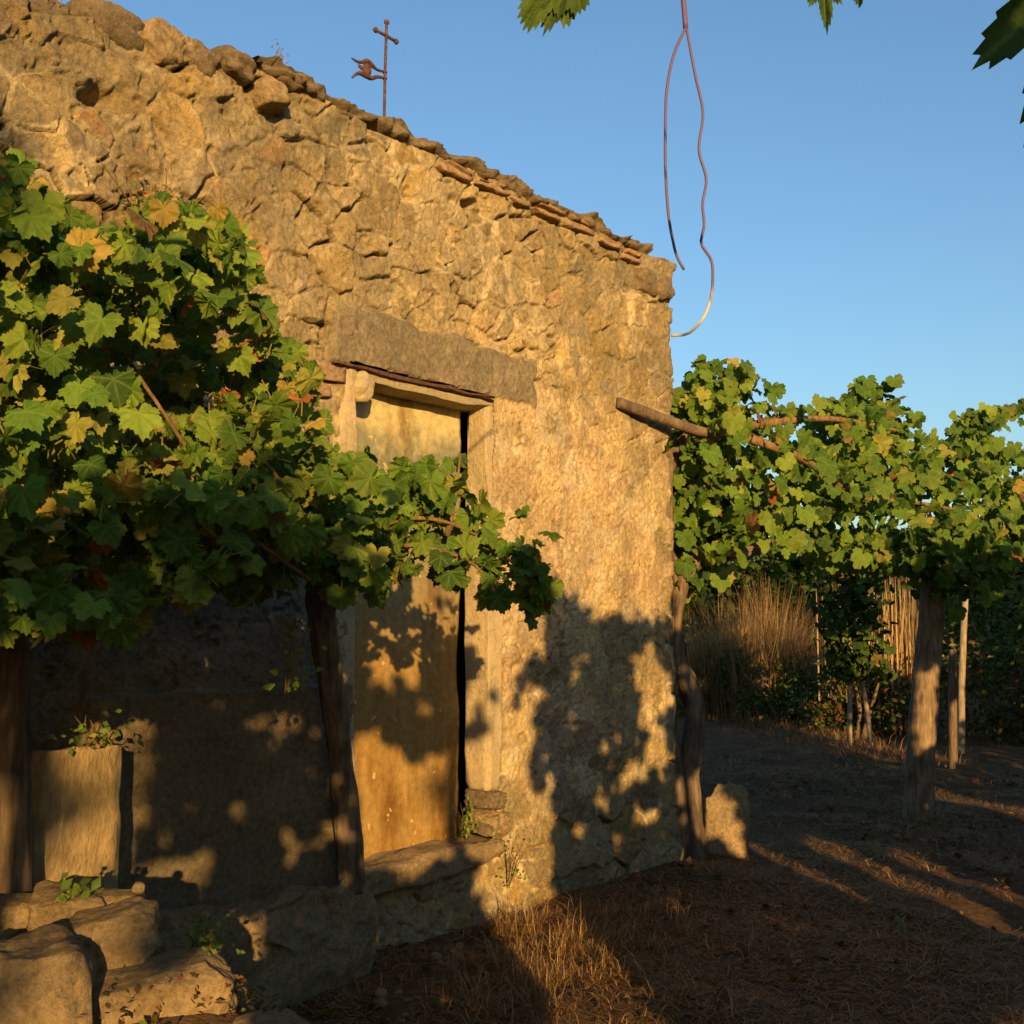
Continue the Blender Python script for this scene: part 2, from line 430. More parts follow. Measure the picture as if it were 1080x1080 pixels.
# a few hollows where stones are missing and small cracks
for (hu, hz, ru, rz, dp) in ((-4.17, 3.47, .055, .035, .11), (-3.93, 3.15, .05, .06, .07), (-3.0, 2.83, .02, .10, .05), (-1.27, 3.02, .02, .04, .07),
                             (-1.33, 3.12, .03, .012, .06), (-.53, 3.52, .03, .06, .08), (-2.05, 3.66, .14, .022, .05),
                             (-2.5, 3.62, .05, .07, .06), (-.28, 2.42, .008, .16, .04), (-.34, 1.85, .007, .07, .04), (-.62, 3.37, .02, .09, .05),
                             (-1.63, 1.25, .035, .05, .05), (-.32, .9, .014, .3, .03), (-1.5, .33, .12, .012, .03)):
    ww = np.exp(-(((UU-hu)+(fbm(UU, ZZ, 14, 2, 83)-.5)*ru*2)/ru)**2-(((ZZ-hz)+(fbm(UU+7, ZZ, 14, 2, 85)-.5)*rz)/rz)**2)
    H = H-ww*dp
foot = sstep(.55, -.1, ZZ+(fbm(UU, ZZ, 2, 2, 87)-.5)*.3)*sstep(-3.2, -2.4, UU)
H = H+foot*.05                                                        # the base bulges out a little
crn = sstep(-.35, 0, UU)*sstep(.6, 0, UU)
H = H+crn*((fbm(UU*0+4, ZZ, 2.4, 3, 89)-.5)*.07)
H = H+(sstep(2.6, 3.9, ZZ)*.03)
# colours of stone, mortar and render
c_stone = np.array([.345, .250, .118])*tone[ID][..., None]+tint[ID]
orange = (rng.random(ns) < .035)
c_stone = lerp(c_stone, np.array([.50, .26, .11]), orange[ID][..., None]*.8)
c_mort = lerp(np.array([.31, .235, .12]), np.array([.54, .415, .225]), sstep(.46, .64, fbm(UU, ZZ, 4, 4, 91))[..., None])*(0.75+.5*fbm(UU, ZZ, 12, 4, 191))[..., None]
c_rend = np.array([.505, .368, .172])*(0.62+.76*fbm(UU+3, ZZ, 15, 5, 93))[..., None]
c_rend = c_rend*(.74+.50*fbm(UU+31, ZZ+13, 1.9, 4, 194))[..., None]
c_rend = lerp(c_rend, np.array([.27, .20, .105])*tone[ID][..., None], (sstep(.555, .585, fbm(UU+41, ZZ+23, 3.4, 5, 195))*.75)[..., None])    # flakes fallen off the render
c_rend = lerp(c_rend, c_rend*.62, sstep(.75, .1, ZZ+(fbm(UU, ZZ, 3, 4, 198)-.5)*.9)[..., None])                                   # rising damp
c_rend = lerp(c_rend, np.array([.53, .33, .20]), (sstep(.5, .66, fbm(UU, ZZ, 2.3, 3, 95))*.3)[..., None])
c_left = np.array([.20, .165, .105])*(0.7+.6*fbm(UU+3, ZZ, 8, 4, 96))[..., None]  # colour lowered to stand in for the shade under the vine
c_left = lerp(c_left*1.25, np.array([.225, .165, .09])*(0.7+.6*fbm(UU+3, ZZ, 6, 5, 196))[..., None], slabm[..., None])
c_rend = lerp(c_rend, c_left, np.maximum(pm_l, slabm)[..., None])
pale = sstep(.54, .68, fbm(UU+1, ZZ+5, 7, 4, 97))
jw = .030*sstep(.40, .68, fbm(UU+14, ZZ+3, 2.2, 4, 192))
Cc = lerp(c_mort, c_stone, sstep(jw-.002, jw+.010, DE+(fbm(UU, ZZ, 17, 4, 193)-.5)*.03)[..., None])
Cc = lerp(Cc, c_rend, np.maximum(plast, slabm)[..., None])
smear = sstep(.56, .66, fbm(UU+21, ZZ+15, 4.5, 5, 197))*(1-plast)*.6
Cc = lerp(Cc, np.array([.44, .34, .19]), smear[..., None])
soil = (1-sstep(.0, .012, DE+(fbm(UU, ZZ, 20, 4, 62)-.54)*.022))*rake                     # soil: crevice shade of the raked joints painted in dark brown
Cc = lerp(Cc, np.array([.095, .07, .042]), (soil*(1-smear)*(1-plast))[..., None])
Cc = lerp(Cc, np.array([.62, .50, .31]), (pale*plast*.55*(1-pm_l))[..., None])
c_band = np.array([.23, .18, .11])*(0.62+.8*fbm(UU+1, ZZ+8, 14, 5, 98))[..., None]
Cc = lerp(Cc, c_band, (band*.9)[..., None])
lich = sstep(.52, .70, fbm(UU+8, ZZ+1, 3.2, 5, 99))*sstep(2.4, 3.6, ZZ)
Cc = lerp(Cc, np.array([.185, .15, .095]), (lich*.62)[..., None])
grime = sstep(.5, .75, fbm(UU+8, ZZ+1, 5, 5, 101))*.35
Cc = lerp(Cc, np.array([.2, .165, .11]), grime[..., None])
Cc = np.clip(Cc, .03, .8)
VX = PX[:, None]+NX[:, None]*H; VY = PY[:, None]+NY[:, None]*H
V = np.stack([VX, VY, ZZ], -1)
# wall head: rows that turn in over the top of the wall
inw = []; colx = []
for dz, dd in ((.012, .03), (.03, .10), (.02, .25), (.0, .5)):
    Hn = H[:, -1]-dd
    zz = ZZ[:, -1]+dz+(fbm(U, U*0+dd*9, 7, 3, 103)-.5)*.05
    inw.append(np.stack([PX+NX*Hn, PY+NY*Hn, zz], -1)); colx.append(Cc[:, -1]*.8)
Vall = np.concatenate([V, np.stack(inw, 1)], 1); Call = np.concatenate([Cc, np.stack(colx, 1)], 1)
nu, nr = Vall.shape[:2]; I = np.arange(nu*nr).reshape(nu, nr)
Fq = np.stack([I[:-1, :-1], I[1:, :-1], I[1:, 1:], I[:-1, 1:]], -1)
uc = (U[:-1]+U[1:])/2; zc = (ZZ[:-1, :-1]+ZZ[1:, 1:])/2
zc = np.concatenate([zc, np.full((nu-1, nr-NR), 9.)], 1)[:, :nr-1]
ragged = (fbm(np.repeat(uc[:, None], nr-1, 1), zc, 6, 3, 105)-.5)*.05
hole = (uc[:, None] > OX0+ragged) & (uc[:, None] < OX1+ragged) & (zc > OZ0) & (zc < OZ1)
Fq = Fq[~hole]
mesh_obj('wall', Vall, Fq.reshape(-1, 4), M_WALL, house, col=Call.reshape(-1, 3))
# plain rear, left end and roof behind the wall head
def box(x0, x1, y0, y1, z0, z1):
    v = np.array([(x, y, z) for x in (x0, x1) for y in (y0, y1) for z in (z0, z1)], float)
    f = np.array([(0, 1, 3), (0, 3, 2), (4, 6, 7), (4, 7, 5), (0, 4, 5), (0, 5, 1), (2, 3, 7), (2, 7, 6), (0, 2, 6), (0, 6, 4), (1, 5, 7), (1, 7, 3)])
    return v, f
def slab(x0, x1, y0, y1, z0, z1, n, seed, amp, freq=8., edge=.012):
    """a board or block with worn faces: a subdivided box pushed about by noise"""
    sx, sy, sz = x1-x0, y1-y0, z1-z0
    v, f, d = rock((0, 0, 0), (2, 2, 2), seed=seed, p=14., rough=0, n=n)
    v = np.clip(v*1.03, -1, 1)
    P = np.array([(x0+x1)/2, (y0+y1)/2, (z0+z1)/2])+v*np.array([sx, sy, sz])/2
    dn = np.array([[mnoise.fractal(Vector((a[0]*freq+seed*k, a[1]*freq+11*k, a[2]*freq)), 1., 2., 4) for k in (1, 2, 3)] for a in P])
    return P+dn*amp, f
vb, fb = box(-6.3, -.25, 4.6, 5.05, -.2, 3.8); mesh_obj('rear_wall', vb, fb, M_STONE, house, smooth=False)
vb, fb = box(-6.75, -6.28, .02, 5.05, -.2, 3.6); mesh_obj('end_wall', vb, fb, M_STONE, house, smooth=False)
vb, fb = box(-6.28, -.2, .45, 4.6, 3.55, 3.66); mesh_obj('roof', vb, fb, M_TILE, house, smooth=False)
# the walled-up door: panel, jambs, lintel, sill
nxp, nzp = 60, 140
xp = np.linspace(-2.95, -1.913, nxp); zp = np.linspace(.40, 2.72, nzp); XP, ZP = np.meshgrid(xp, zp, indexing='ij')
XP = XP.copy()
wgt = sstep(.85, 1., (XP-xp[0])/(xp[-1]-xp[0]))
XP = XP+wgt*((fbm(ZP*0+5, ZP, 3.2, 4, 111)-.5)*.06-.012)
YP = .155+(fbm(XP, ZP, 2.2, 4, 113)-.5)*.02+(fbm(XP, ZP, 20, 3, 115)-.5)*.004
I = np.arange(nxp*nzp).reshape(nxp, nzp)
F1 = np.stack([I[:-1, :-1], I[1:, :-1], I[1:, 1:], I[:-1, 1:]], -1).reshape(-1, 4)
Vf = np.stack([XP, YP, ZP], -1).reshape(-1, 3); Vb = Vf+np.array([0, .09, 0]); m = nxp*nzp
rim = np.concatenate([I[:, 0], I[-1, 1:], I[::-1, -1][1:], I[0, ::-1][1:]])
F2 = F1[:, ::-1]+m; F3 = np.stack([rim[:-1], rim[:-1]+m, rim[1:]+m, rim[1:]], -1)
door = mesh_obj('door_panel', np.vstack([Vf, Vb]), np.vstack([F1, F2, F3]), M_DOOR, house)
door.data.transform(__import__('mathutils').Matrix.Translation((0, 0, -.45+0)))
door.location.z += .45
vb, fb = box(-4.2, -.5, 1.3, 1.4, -.1, 3.5); mesh_obj('inner_wall', vb, fb, M_COPE, house, smooth=False)
j = slab(-1.885, -1.775, -.014, .15, .67, 2.69, 16, 3, .012, 5.); mesh_obj('door_jamb', j[0], j[1], M_PLASTER, house)
j = slab(-2.95, -2.80, -.012, .27, .42, 2.69, 16, 4, .012, 5.); mesh_obj('door_jamb', j[0], j[1], M_PLASTER, house)
j = rock((-2.79, .03, 2.60), (.14, .16, .15), (0, .2, .2), 8, 2.6, .12); mesh_obj('broken_plaster', j[0], j[1], M_PLASTER, house)
j = slab(-2.86, -1.83, -.006, .26, 2.628, 2.668, 18, 5, .007, 6.); mesh_obj('lintel', j[0], j[1], M_LINTEL, house)
j = slab(-2.98, -1.86, -.034, .1, 2.670, 2.688, 16, 6, .012, 7.); mesh_obj('lintel_edge', j[0], j[1], M_IRON, house)
j = slab(-2.92, -1.80, -.055, .27, .30, .436, 20, 7, .03, 5.); mesh_obj('door_sill', j[0], j[1], M_STONE, house)
for k, (x, z, w, h) in enumerate(((-1.835, .615, .13, .10), (-1.82, .50, .15, .13), (-1.89, .49, .07, .06))):
    j = rock((x, .05, z), (w, .20, h), (.1*k, .1, .1), 20+k, 7., .16, 18, 5.); mesh_obj('broken_brick', j[0], j[1], M_STONE if k == 1 else M_COPE, house)
for k, (x, z, w, h) in enumerate(((-3.06, 2.63, .30, .075), (-3.12, 2.54, .26, .05))):
    j = slab(x-w/2, x+w/2, -.03, .1, z-h/2, z+h/2, 10, 30+k, .012, 9.); mesh_obj('brick', j[0], j[1], M_TILE, house)
j = slab(-4.3, -2.90, -.31, .06, -.2, .455, 34, 9, .055, 6.); mesh_obj('plinth', j[0], j[1], M_STONE, house)
# crest of the wall: thin tiles, a lumpy mortar rim and loose coping stones
rnd = random.Random(5)
x = -2.35; k = 0
while x < -.42:
    w = rnd.uniform(.17, .30); z = 3.775+.02*math.sin(x*3)+rnd.uniform(-.012, .012)
    j = slab(x, x+w, -.055-rnd.uniform(0, .03), .3, z, z+rnd.uniform(.025, .04), 7, 40+k, .010, 9.); mesh_obj('roof_tile', j[0], j[1], M_TILE, house)
    if rnd.random() < .75:
        z2 = z+.052; j = slab(x+.06, x+w+.03, -.04-rnd.uniform(0, .03), .3, z2, z2+rnd.uniform(.02, .035), 7, 90+k, .010, 9.); mesh_obj('roof_tile', j[0], j[1], M_TILE, house)
    x += w+rnd.uniform(.01, .05); k += 1
pts = np.arange(-3.45, -.30, .018); RS = 22
rv = []
for i, u in enumerate(pts):
    hgt = .085+.05*(fbm(np.array([u*1.+9]), np.array([2.]), 6, 3, 121)[0]-.5)*2; zb = 3.835
    for q in range(RS):
        a = 2*math.pi*q/RS; cx, sx_ = math.cos(a), math.sin(a)
        r_ = 1+.30*mnoise.fractal(Vector((u*9, cx*2.0, sx_*2.0)), 1., 2., 5)
        rv.append((u, .19-.25*np.sign(cx)*abs(cx)**.6*r_, zb+.0+.5*hgt+.5*hgt*np.sign(sx_)*abs(sx_)**.7*r_))
I = np.arange(len(pts)*RS).reshape(len(pts), RS); I2 = np.roll(I, -1, 1)
Fr = np.stack([I[:-1], I2[:-1], I2[1:], I[1:]], -1).reshape(-1, 4)
mesh_obj('mortar_rim', np.array(rv), Fr, M_COPE, house)
cst = [(-4.62, .03, 3.66, .34, .24, 0.1), (-4.36, .10, 3.72, .22, .14, -.1), (-4.12, .06, 3.78, .30, .17, .15), (-3.90, .04, 3.79, .24, .20, -.1), (-3.72, .05, 3.80, .16, .15, .3),
       (-3.55, .0, 3.84, .20, .12, .2), (-3.40, -.02, 3.74, .16, .14, -.2), (-3.98, .22, 3.87, .16, .08, .1), (-4.28, .25, 3.84, .34, .09, .05), (-3.62, .2, 3.90, .13, .06, .0),
       (-.36, .02, 3.68, .26, .17, .1), (-.13, .03, 3.70, .24, .20, -.06), (-.10, .06, 3.845, .30, .07, .03), (-3.28, .03, 3.86, .16, .09, .1), (-.36, .1, 3.80, .2, .07, .0), (-4.85, .1, 3.64, .3, .25, 0)]
for k, (x, y, z, w, h, t) in enumerate(cst):
    j = rock((x, y+.06, z), (w, .34, h), (.05*k % .3-.1, t, .1*t), 140+k, 4.2, .13); mesh_obj('coping_stone', j[0], j[1], M_COPE if k % 3 else M_STONE, house)

# ------------------------------------------------------------------ leaves
CTRL = [(0, 1.0), (9, .90), (20, .80), (31, .70), (40, .80), (50, .90), (60, .83), (72, .72), (80, .68), (94, .75), (108, .78), (122, .72), (140, .62), (156, .50), (170, .26), (180, .06)]
def leaf_variant(n, rings, seed, serr=.05, pw=1.):
    r = random.Random(seed)
    ang = np.linspace(-180, 180, n, endpoint=False)
    ca = [c[0] for c in CTRL]; cr = [c[1]*r.uniform(.93, 1.07) for c in CTRL]
    cl = [c[1]*r.uniform(.93, 1.07) for c in CTRL]
    rad = np.where(ang >= 0, np.interp(np.abs(ang), ca, cr), np.interp(np.abs(ang), ca, cl))
    rad = rad**pw*(1+serr*np.where(np.arange(n) % 2 == 0, 1, -1))
    th = np.radians(ang); V = [(0, 0, 0)]; F = []
    fold = r.uniform(-.05, .42); droop = r.uniform(.0, .55); sk = r.uniform(-.2, .2); ph = r.uniform(0, 6.28)
    for k in range(1, rings+1):
        q = k/rings
        for a, rr in zip(th, rad):
            x = math.sin(a)*rr*q; y = math.cos(a)*rr*q
            z = fold*abs(x)-droop*(x*x+y*y)*.7+.07*q*math.sin(4*a+ph)+.05*q*math.sin(9*a+ph*2)+sk*x*y
            V.append((x, y, z))
    for i in range(n):
        F.append((0, 1+(i+1) % n, 1+i))
    for k in range(1, rings):
        b0 = 1+(k-1)*n; b1 = 1+k*n
        for i in range(n):
            jn = (i+1) % n; F += [(b0+i, b0+jn, b1+jn), (b0+i, b1+jn, b1+i)]
    return np.array(V), np.array(F)
HI = [leaf_variant(52, 3, s, .055) for s in range(12)]
XHI = [leaf_variant(110, 4, s, .055, 1.45) for s in range(6)]
MD = [leaf_variant(26, 2, s+20, .06) for s in range(8)]
LO = [leaf_variant(14, 1, s+40, .0) for s in range(6)]
DI = []
for s in range(4):
    DI.append((np.array([(0, 0, 0), (.32, .5, .08), (0, 1.05, -.12), (-.32, .5, .08)]), np.array([(0, 1, 2), (0, 2, 3)])))
def unit(a): return a/(np.linalg.norm(a, axis=-1, keepdims=True)+1e-9)
def scatter(rng, P, nrm, spread, size, variants, colors, down=1., tipj=.5, petiole=0.):
    """leaves at the points P as one triangle soup: V, F, colour, leaf coordinates"""
    N = len(P); n = unit(np.broadcast_to(nrm, (N, 3))+rng.normal(0, spread, (N, 3)))
    t = np.array([0, 0, -down])+rng.normal(0, tipj, (N, 3)); t = unit(t-n*(t*n).sum(1, keepdims=True))
    xx = np.cross(t, n); which = rng.integers(0, len(variants), N)
    Vs = []; Fs = []; Cs = []; Ls = []; off = 0
    for k, (bv, bf) in enumerate(variants):
        s = np.where(which == k)[0]
        if not len(s): continue
        sc = size[s][:, None, None]
        W = P[s][:, None]+sc*(bv[None, :, 0:1]*xx[s][:, None]+bv[None, :, 1:2]*t[s][:, None]+bv[None, :, 2:3]*n[s][:, None])
        nb = len(bv); Vs.append(W.reshape(-1, 3))
        Fs.append((bf[None]+(np.arange(len(s))*nb)[:, None, None]+off).reshape(-1, 3)); off += len(s)*nb
        rr = np.hypot(bv[:, 0], bv[:, 1])[None, :, None]
        edge = np.clip(rr-.45, 0, 1)*rng.uniform(0, 1, (len(s), 1, 1))*.7        # yellowing rims
        cc = colors[s][:, None]*(1-edge)+np.array([.26, .20, .045])*edge
        Cs.append(np.broadcast_to(cc, (len(s), nb, 3)).reshape(-1, 3))
        Ls.append(np.broadcast_to(bv[None, :, :2], (len(s), nb, 2)).reshape(-1, 2))
    if petiole:
        for i in range(N):
            a = P[i]; b = P[i]-t[i]*petiole*.5-n[i]*petiole*.8+rng.normal(0, .01, 3)
            w = xx[i]*.0016; w2 = n[i]*.0016
            Vs.append(np.array([a-w, a+w, b+w, b-w, a-w2, a+w2, b+w2, b-w2])); Fs.append(np.array([(0, 1, 2), (0, 2, 3), (4, 5, 6), (4, 6, 7)])+off); off += 8
            Cs.append(np.tile([.25, .2, .06], (8, 1))); Ls.append(np.full((8, 2), .5))
    return np.concatenate(Vs), np.concatenate(Fs), np.concatenate(Cs), np.concatenate(Ls)
def inpoly(x, y, poly):
    p = np.array(poly); c = np.zeros(len(x), bool)
    for i in range(len(p)):
        x0, y0 = p[i-1]; x1, y1 = p[i]
        if y0 == y1: continue
        c ^= ((y0 > y) != (y1 > y)) & (x < (x1-x0)*(y-y0)/(y1-y0)+x0)
    return c
PAL = np.array([(.046, .100, .013), (.074, .145, .017), (.115, .190, .022), (.165, .230, .028), (.25, .24, .045), (.34, .235, .05), (.36, .11, .03), (.16, .085, .035)])
def leafcols(rng, N, w):
    c = PAL[rng.choice(len(PAL), N, p=np.array(w)/sum(w))]
    return c*rng.uniform(.75, 1.25, (N, 1))
TOSUN = np.array([-LH[0], -LH[1], .35])

# ---- trained vine in front of the wall, on the left
LPOLY = [(-5.6, 2.5), (-5.2, 2.53), (-5.05, 2.6), (-4.97, 2.58), (-4.96, 2.48), (-4.79, 2.5), (-4.59, 2.58), (-4.32, 2.56), (-4.33, 2.43), (-4.22, 2.35), (-4.17, 2.23), (-4.18, 2.05), (-4.06, 2.05), (-3.92, 2.04), (-3.79, 2.0), (-3.68, 1.9),
         (-3.6, 2.02), (-3.56, 2.06), (-3.48, 2.02), (-3.44, 1.92), (-3.28, 1.87), (-3.11, 1.77), (-2.98, 1.66), (-3.13, 1.59), (-3.36, 1.64), (-3.50, 1.56), (-3.6, 1.62), (-3.7, 1.74), (-3.78, 1.66), (-3.89, 1.66), (-4.08, 1.60), (-4.23, 1.56), (-4.4, 1.56), (-4.55, 1.54), (-4.83, 1.5), (-5.6, 1.48)]
rg1 = np.random.default_rng(21)
vine = thing('grape_vine', 'sunlit grape vine with yellowing leaves trained on a stake before the door', 'grape vine', (-3.0, -.2, .4))
N = 8800
px = rg1.uniform(-5.6, -2.5, N); pz = rg1.uniform(1.45, 2.62, N); thick = np.interp(px, [-5, -4.2, -3.7, -3.0], [.34, .30, .2, .1])
gq = rg1.normal(0, 1, len(px)); py = -1.2+np.where(gq > 0, gq*1.5, np.maximum(gq, -2.)*.6)*thick
tq = (-1.2+3.77)/(py+3.77); qx = -6.39+(px+6.39)*tq; qz = 1.5+(pz-1.5)*tq; qx = qx+.04; qx = qx+(fbm(qx+50, qz+50, 4, 3, 233)-.5)*.32; qz = qz+(fbm(qx+80, qz+80, 4, 3, 235)-.5)*.22       # keeps the mass inside one outline whatever its depth
ok = inpoly(qx, qz+np.where(qx > -4.0, .07, -.03), LPOLY) & (qx < -3.70); px, py, pz, gq = px[ok], py[ok], pz[ok], gq[ok]
hol = (fbm(px+60, pz+60, 5.5, 3, 231) < .44) & (px > -5.0) & (gq < .6) & (pz < 2.46); px, py, pz = px[~hol], py[~hol], pz[~hol]
arm = []
for path, n_, w_ in (([(-3.85, -1.1, 1.82), (-3.6, -1.2, 1.80), (-3.3, -1.25, 1.78), (-3.18, -1.25, 1.70), (-3.07, -1.25, 1.60)], 130, .08), ([(-3.55, -1.2, 1.82), (-3.54, -1.22, 1.96), (-3.49, -1.22, 2.07)], 20, .035),
                     ([(-3.8, -1.15, 1.78), (-3.5, -1.25, 1.67), (-3.37, -1.28, 1.58)], 26, .045), ([(-3.95, -1.1, 1.95), (-3.75, -1.2, 1.97), (-3.62, -1.2, 1.90)], 60, .06), ([(-3.9, -1.05, 1.72), (-3.7, -1.1, 1.70)], 30, .06)):
    path = np.array(path); t_ = rg1.random(n_)*(len(path)-1); k_ = np.minimum(t_.astype(int), len(path)-2)
    arm.append(path[k_]+(path[k_+1]-path[k_])*(t_-k_)[:, None]+rg1.normal(0, 1, (n_, 3))*np.array([w_, .07, w_])*np.interp(t_/(len(path)-1), [0, .6, 1], [1, .9, .35])[:, None])
arm = np.vstack(arm)
P = np.vstack([np.stack([px, py, pz], -1), arm]); px = P[:, 0]
cs = leafcols(rg1, len(P), [2.5, 5, 7.5, 6.5, 2.2, .5, .4, .25])
right = px > -4.05; cs[right] = leafcols(rg1, int(right.sum()), [5, 7, 5, 2, .5, .1, .08, .1])
lv = scatter(rg1, P, TOSUN*1.0+np.array([0, 0, .1]), .74, rg1.uniform(.033, .066, len(P)), HI, cs, 1., .5, .06)
mesh_obj('foliage', lv[0], lv[1], M_LEAF, vine, lv[2], lv[3])
tr = tube([(-3.0, -.2, .40), (-3.005, -.2, .55), (-3.03, -.2, .75), (-3.08, -.2, 1.03), (-3.145, -.2, 1.343), (-3.19, -.2, 1.6), (-3.3, -.35, 1.72), (-3.55, -.65, 1.80)],
          [.062, .052, .050, .054, .056, .062, .045, .03], 18, 2, .45, .02); mesh_obj('trunk', tr[0], tr[1], M_BARK, vine)
canes = [[(-3.5, -.6, 1.79), (-3.7, -.9, 1.80), (-3.93, -1.05, 1.75)], [(-3.45, -.5, 1.78), (-3.4, -.9, 1.82), (-3.5, -1.15, 1.80)], [(-3.93, -1.05, 1.72), (-4.2, -1.15, 1.8), (-4.6, -1.2, 1.92), (-5.3, -1.2, 1.98)], [(-3.95, -1.05, 1.72), (-4.3, -1.05, 1.85), (-4.6, -1.1, 2.1), (-4.9, -1.1, 2.45)],
         [(-3.93, -1.05, 1.73), (-3.7, -1.2, 1.76), (-3.5, -1.3, 1.70), (-3.38, -1.3, 1.60)], [(-3.93, -1.05, 1.75), (-3.7, -1.2, 1.85), (-3.35, -1.25, 1.78), (-3.1, -1.25, 1.63)],
         [(-3.55, -1.22, 1.8), (-3.54, -1.25, 1.95), (-3.52, -1.25, 2.08)], [(-4.6, -1.25, 2.05), (-4.4, -1.3, 1.95), (-4.25, -1.3, 1.82)], [(-4.6, -1.2, 1.92), (-4.5, -1.35, 1.75), (-4.3, -1.4, 1.62)]]
for k, c in enumerate(canes):
    t_ = tube(c, np.linspace(.010, .0035, len(c)), 7, k, .15, .03); mesh_obj('cane', t_[0], t_[1], M_CANE, vine)
# stakes and the old post at the left edge
ps = tube([(-4.57, -.4, .3), (-4.585, -.4, .7), (-4.612, -.4, 1.1), (-4.625, -.4, 1.4), (-4.61, -.45, 2.0)], [.07, .066, .062, .06, .05], 14, 5, .22, .04)
tag(mesh_obj('vine_trunk', ps[0], ps[1], M_BARK), 'thick reddish brown vine trunk rising at the left edge behind the loose stones', 'trunk')

# ------------------------------------------------------------------ pergola vine beyond the corner
RP = np.array([.2, 0, 0]); RD = np.array([.975, -.22, 0]); RN = np.array([-.22, -.975, 0])
RPOLY = [(-.2, 2.93), (.05, 3.14), (.36, 3.22), (.64, 3.20), (.80, 2.92), (.97, 2.84), (1.29, 3.12), (1.95, 3.33), (2.30, 3.18), (2.75, 2.93), (3.26, 2.88), (3.38, 3.22), (3.7, 3.40), (4.25, 3.41), (4.2, 3.34), (3.85, 3.25), (3.75, 2.97), (4.67, 3.09), (5.4, 3.12), (6.5, 3.1),
         (6.5, 2.1), (5.12, 2.1), (4.41, 2.08), (3.9, 2.2), (3.14, 1.93), (2.44, 1.92), (2.0, 1.98), (1.57, 1.88), (1.2, 2.05), (.8, 2.08), (.5, 2.02), (.12, 1.98), (-.1, 1.85)]
rg2 = np.random.default_rng(33)
pv = thing('grape_vine', 'old twin-stemmed grape vine climbing past the building corner onto the pergola', 'grape vine', (.2, .05, 0))
def rfol(n, s0, s1, wts):
    s1 = min(s1, 5.0)
    s = rg2.uniform(s0, s1, n); z = rg2.uniform(1.85, 3.45, n); ok = inpoly(s, z+(fbm(s+11, z*0+3, 2.6, 3, 203)-.5)*np.clip(z-2.3, 0, 1)*.45, RPOLY); s, z = s[ok], z[ok]
    keep = rg2.random(len(s)) < np.where(fbm(s+40, z+40, 2.8, 2, 201) < np.where(s < .7, .30, .43), .10, 1); s, z = s[keep], z[keep]
    th = np.interp(z, [1.9, 2.2, 2.7, 3.3], [.3, .45, .28, .10])
    P = RP+np.outer(s, RD)+np.outer(rg2.normal(0, 1, len(s))*th, RN); P[:, 2] = z
    bad = (P[:, 0] < .12) & (P[:, 1] > .0); P = P[~bad]
    return P, leafcols(rg2, len(P), wts)
P, cs = rfol(3000, -.2, 3.1, [4, 7, 6, 3, 1.0, .35, .15, .25])
Px = np.array([.42, .12, 2.3])+rg2.normal(0, 1, (420, 3))*np.array([.16, .12, .28]); P = np.vstack([P, Px]); cs = np.vstack([cs, leafcols(rg2, 420, [5, 6, 4, 1.5, .3, .1, .1, .2])])
lv = scatter(rg2, P, TOSUN*.9, .65, rg2.uniform(.052, .104, len(P)), MD, cs, 1., .5)
mesh_obj('foliage', lv[0], lv[1], M_LEAF, pv, lv[2], lv[3])
t1 = [(.10, .02, -.02), (.09, .01, .25), (.05, .05, .78), (.03, .06, 1.14), (.03, .07, 1.62), (.05, .05, 2.1), (.08, .03, 2.6), (.3, -.1, 2.85)]
t_ = tube([(a+.06, b+.08, c) for a, b, c in t1], [.095, .078, .066, .07, .06, .064, .054, .036], 16, 9, .5, .03); mesh_obj('trunk', t_[0], t_[1], M_BARK, pv)
t2 = [(.22, .0, -.02), (.21, .02, .5), (.24, -.02, 1.0), (.17, .05, 1.26), (.16, .06, 1.62), (.22, .0, 1.87), (.36, -.1, 1.98), (.6, -.2, 2.0), (1.0, -.25, 2.1)]
t_ = tube([(a+.05, b+.06, c) for a, b, c in t2], [.09, .07, .06, .066, .06, .058, .048, .038, .02], 14, 12, .5, .03); mesh_obj('trunk', t_[0], t_[1], M_BARK, pv)
t_ = tube([(.30, .1, -.02), (.27, .12, .4), (.2, .14, .9), (.22, .12, 1.5), (.16, .1, 2.2)], [.03, .026, .028, .024, .018], 10, 15, .3, .03); mesh_obj('trunk', t_[0], t_[1], M_BARK, pv)
for k, c in enumerate([[(.3, -.2, 2.8), (.62, -.45, 2.68), (.95, -.5, 2.63), (1.3, -.55, 2.52), (1.58, -.62, 2.44), (2.2, -.75, 2.44), (3.0, -.9, 2.42)], [(.35, -.1, 2.8), (.8, -.4, 2.9), (1.5, -.5, 3.0), (2.4, -.7, 3.0)]]):
    t_ = tube(c, np.linspace(.034, .014, len(c)), 9, k, .25, .03); mesh_obj('branch', t_[0], t_[1], M_CANE, pv)
pv2 = thing('grape_vine', 'grape vine growing over the far end of the pergola at the right edge', 'grape vine', (3.4, -.75, 0))
P, cs = rfol(1900, 3.05, 5.0, [5, 7, 5, 2, .6, .3, .1, .2])
sh = [(3.5, 3.1), (3.48, 3.2), (3.52, 3.26), (3.6, 3.34), (3.72, 3.36), (3.84, 3.39), (3.95, 3.38), (4.05, 3.41), (4.2, 3.40), (4.28, 3.41)]
for s_, z_ in sh:
    for q in range(3): P = np.vstack([P, RP+RD*(s_+rg2.normal(0, .04))+RN*rg2.normal(0, .05)+np.array([0, 0, z_+rg2.normal(0, .03)])])
cs = np.vstack([cs, leafcols(rg2, len(P)-len(cs), [4, 5, 4, 1, .1, .1, .1, .1])])
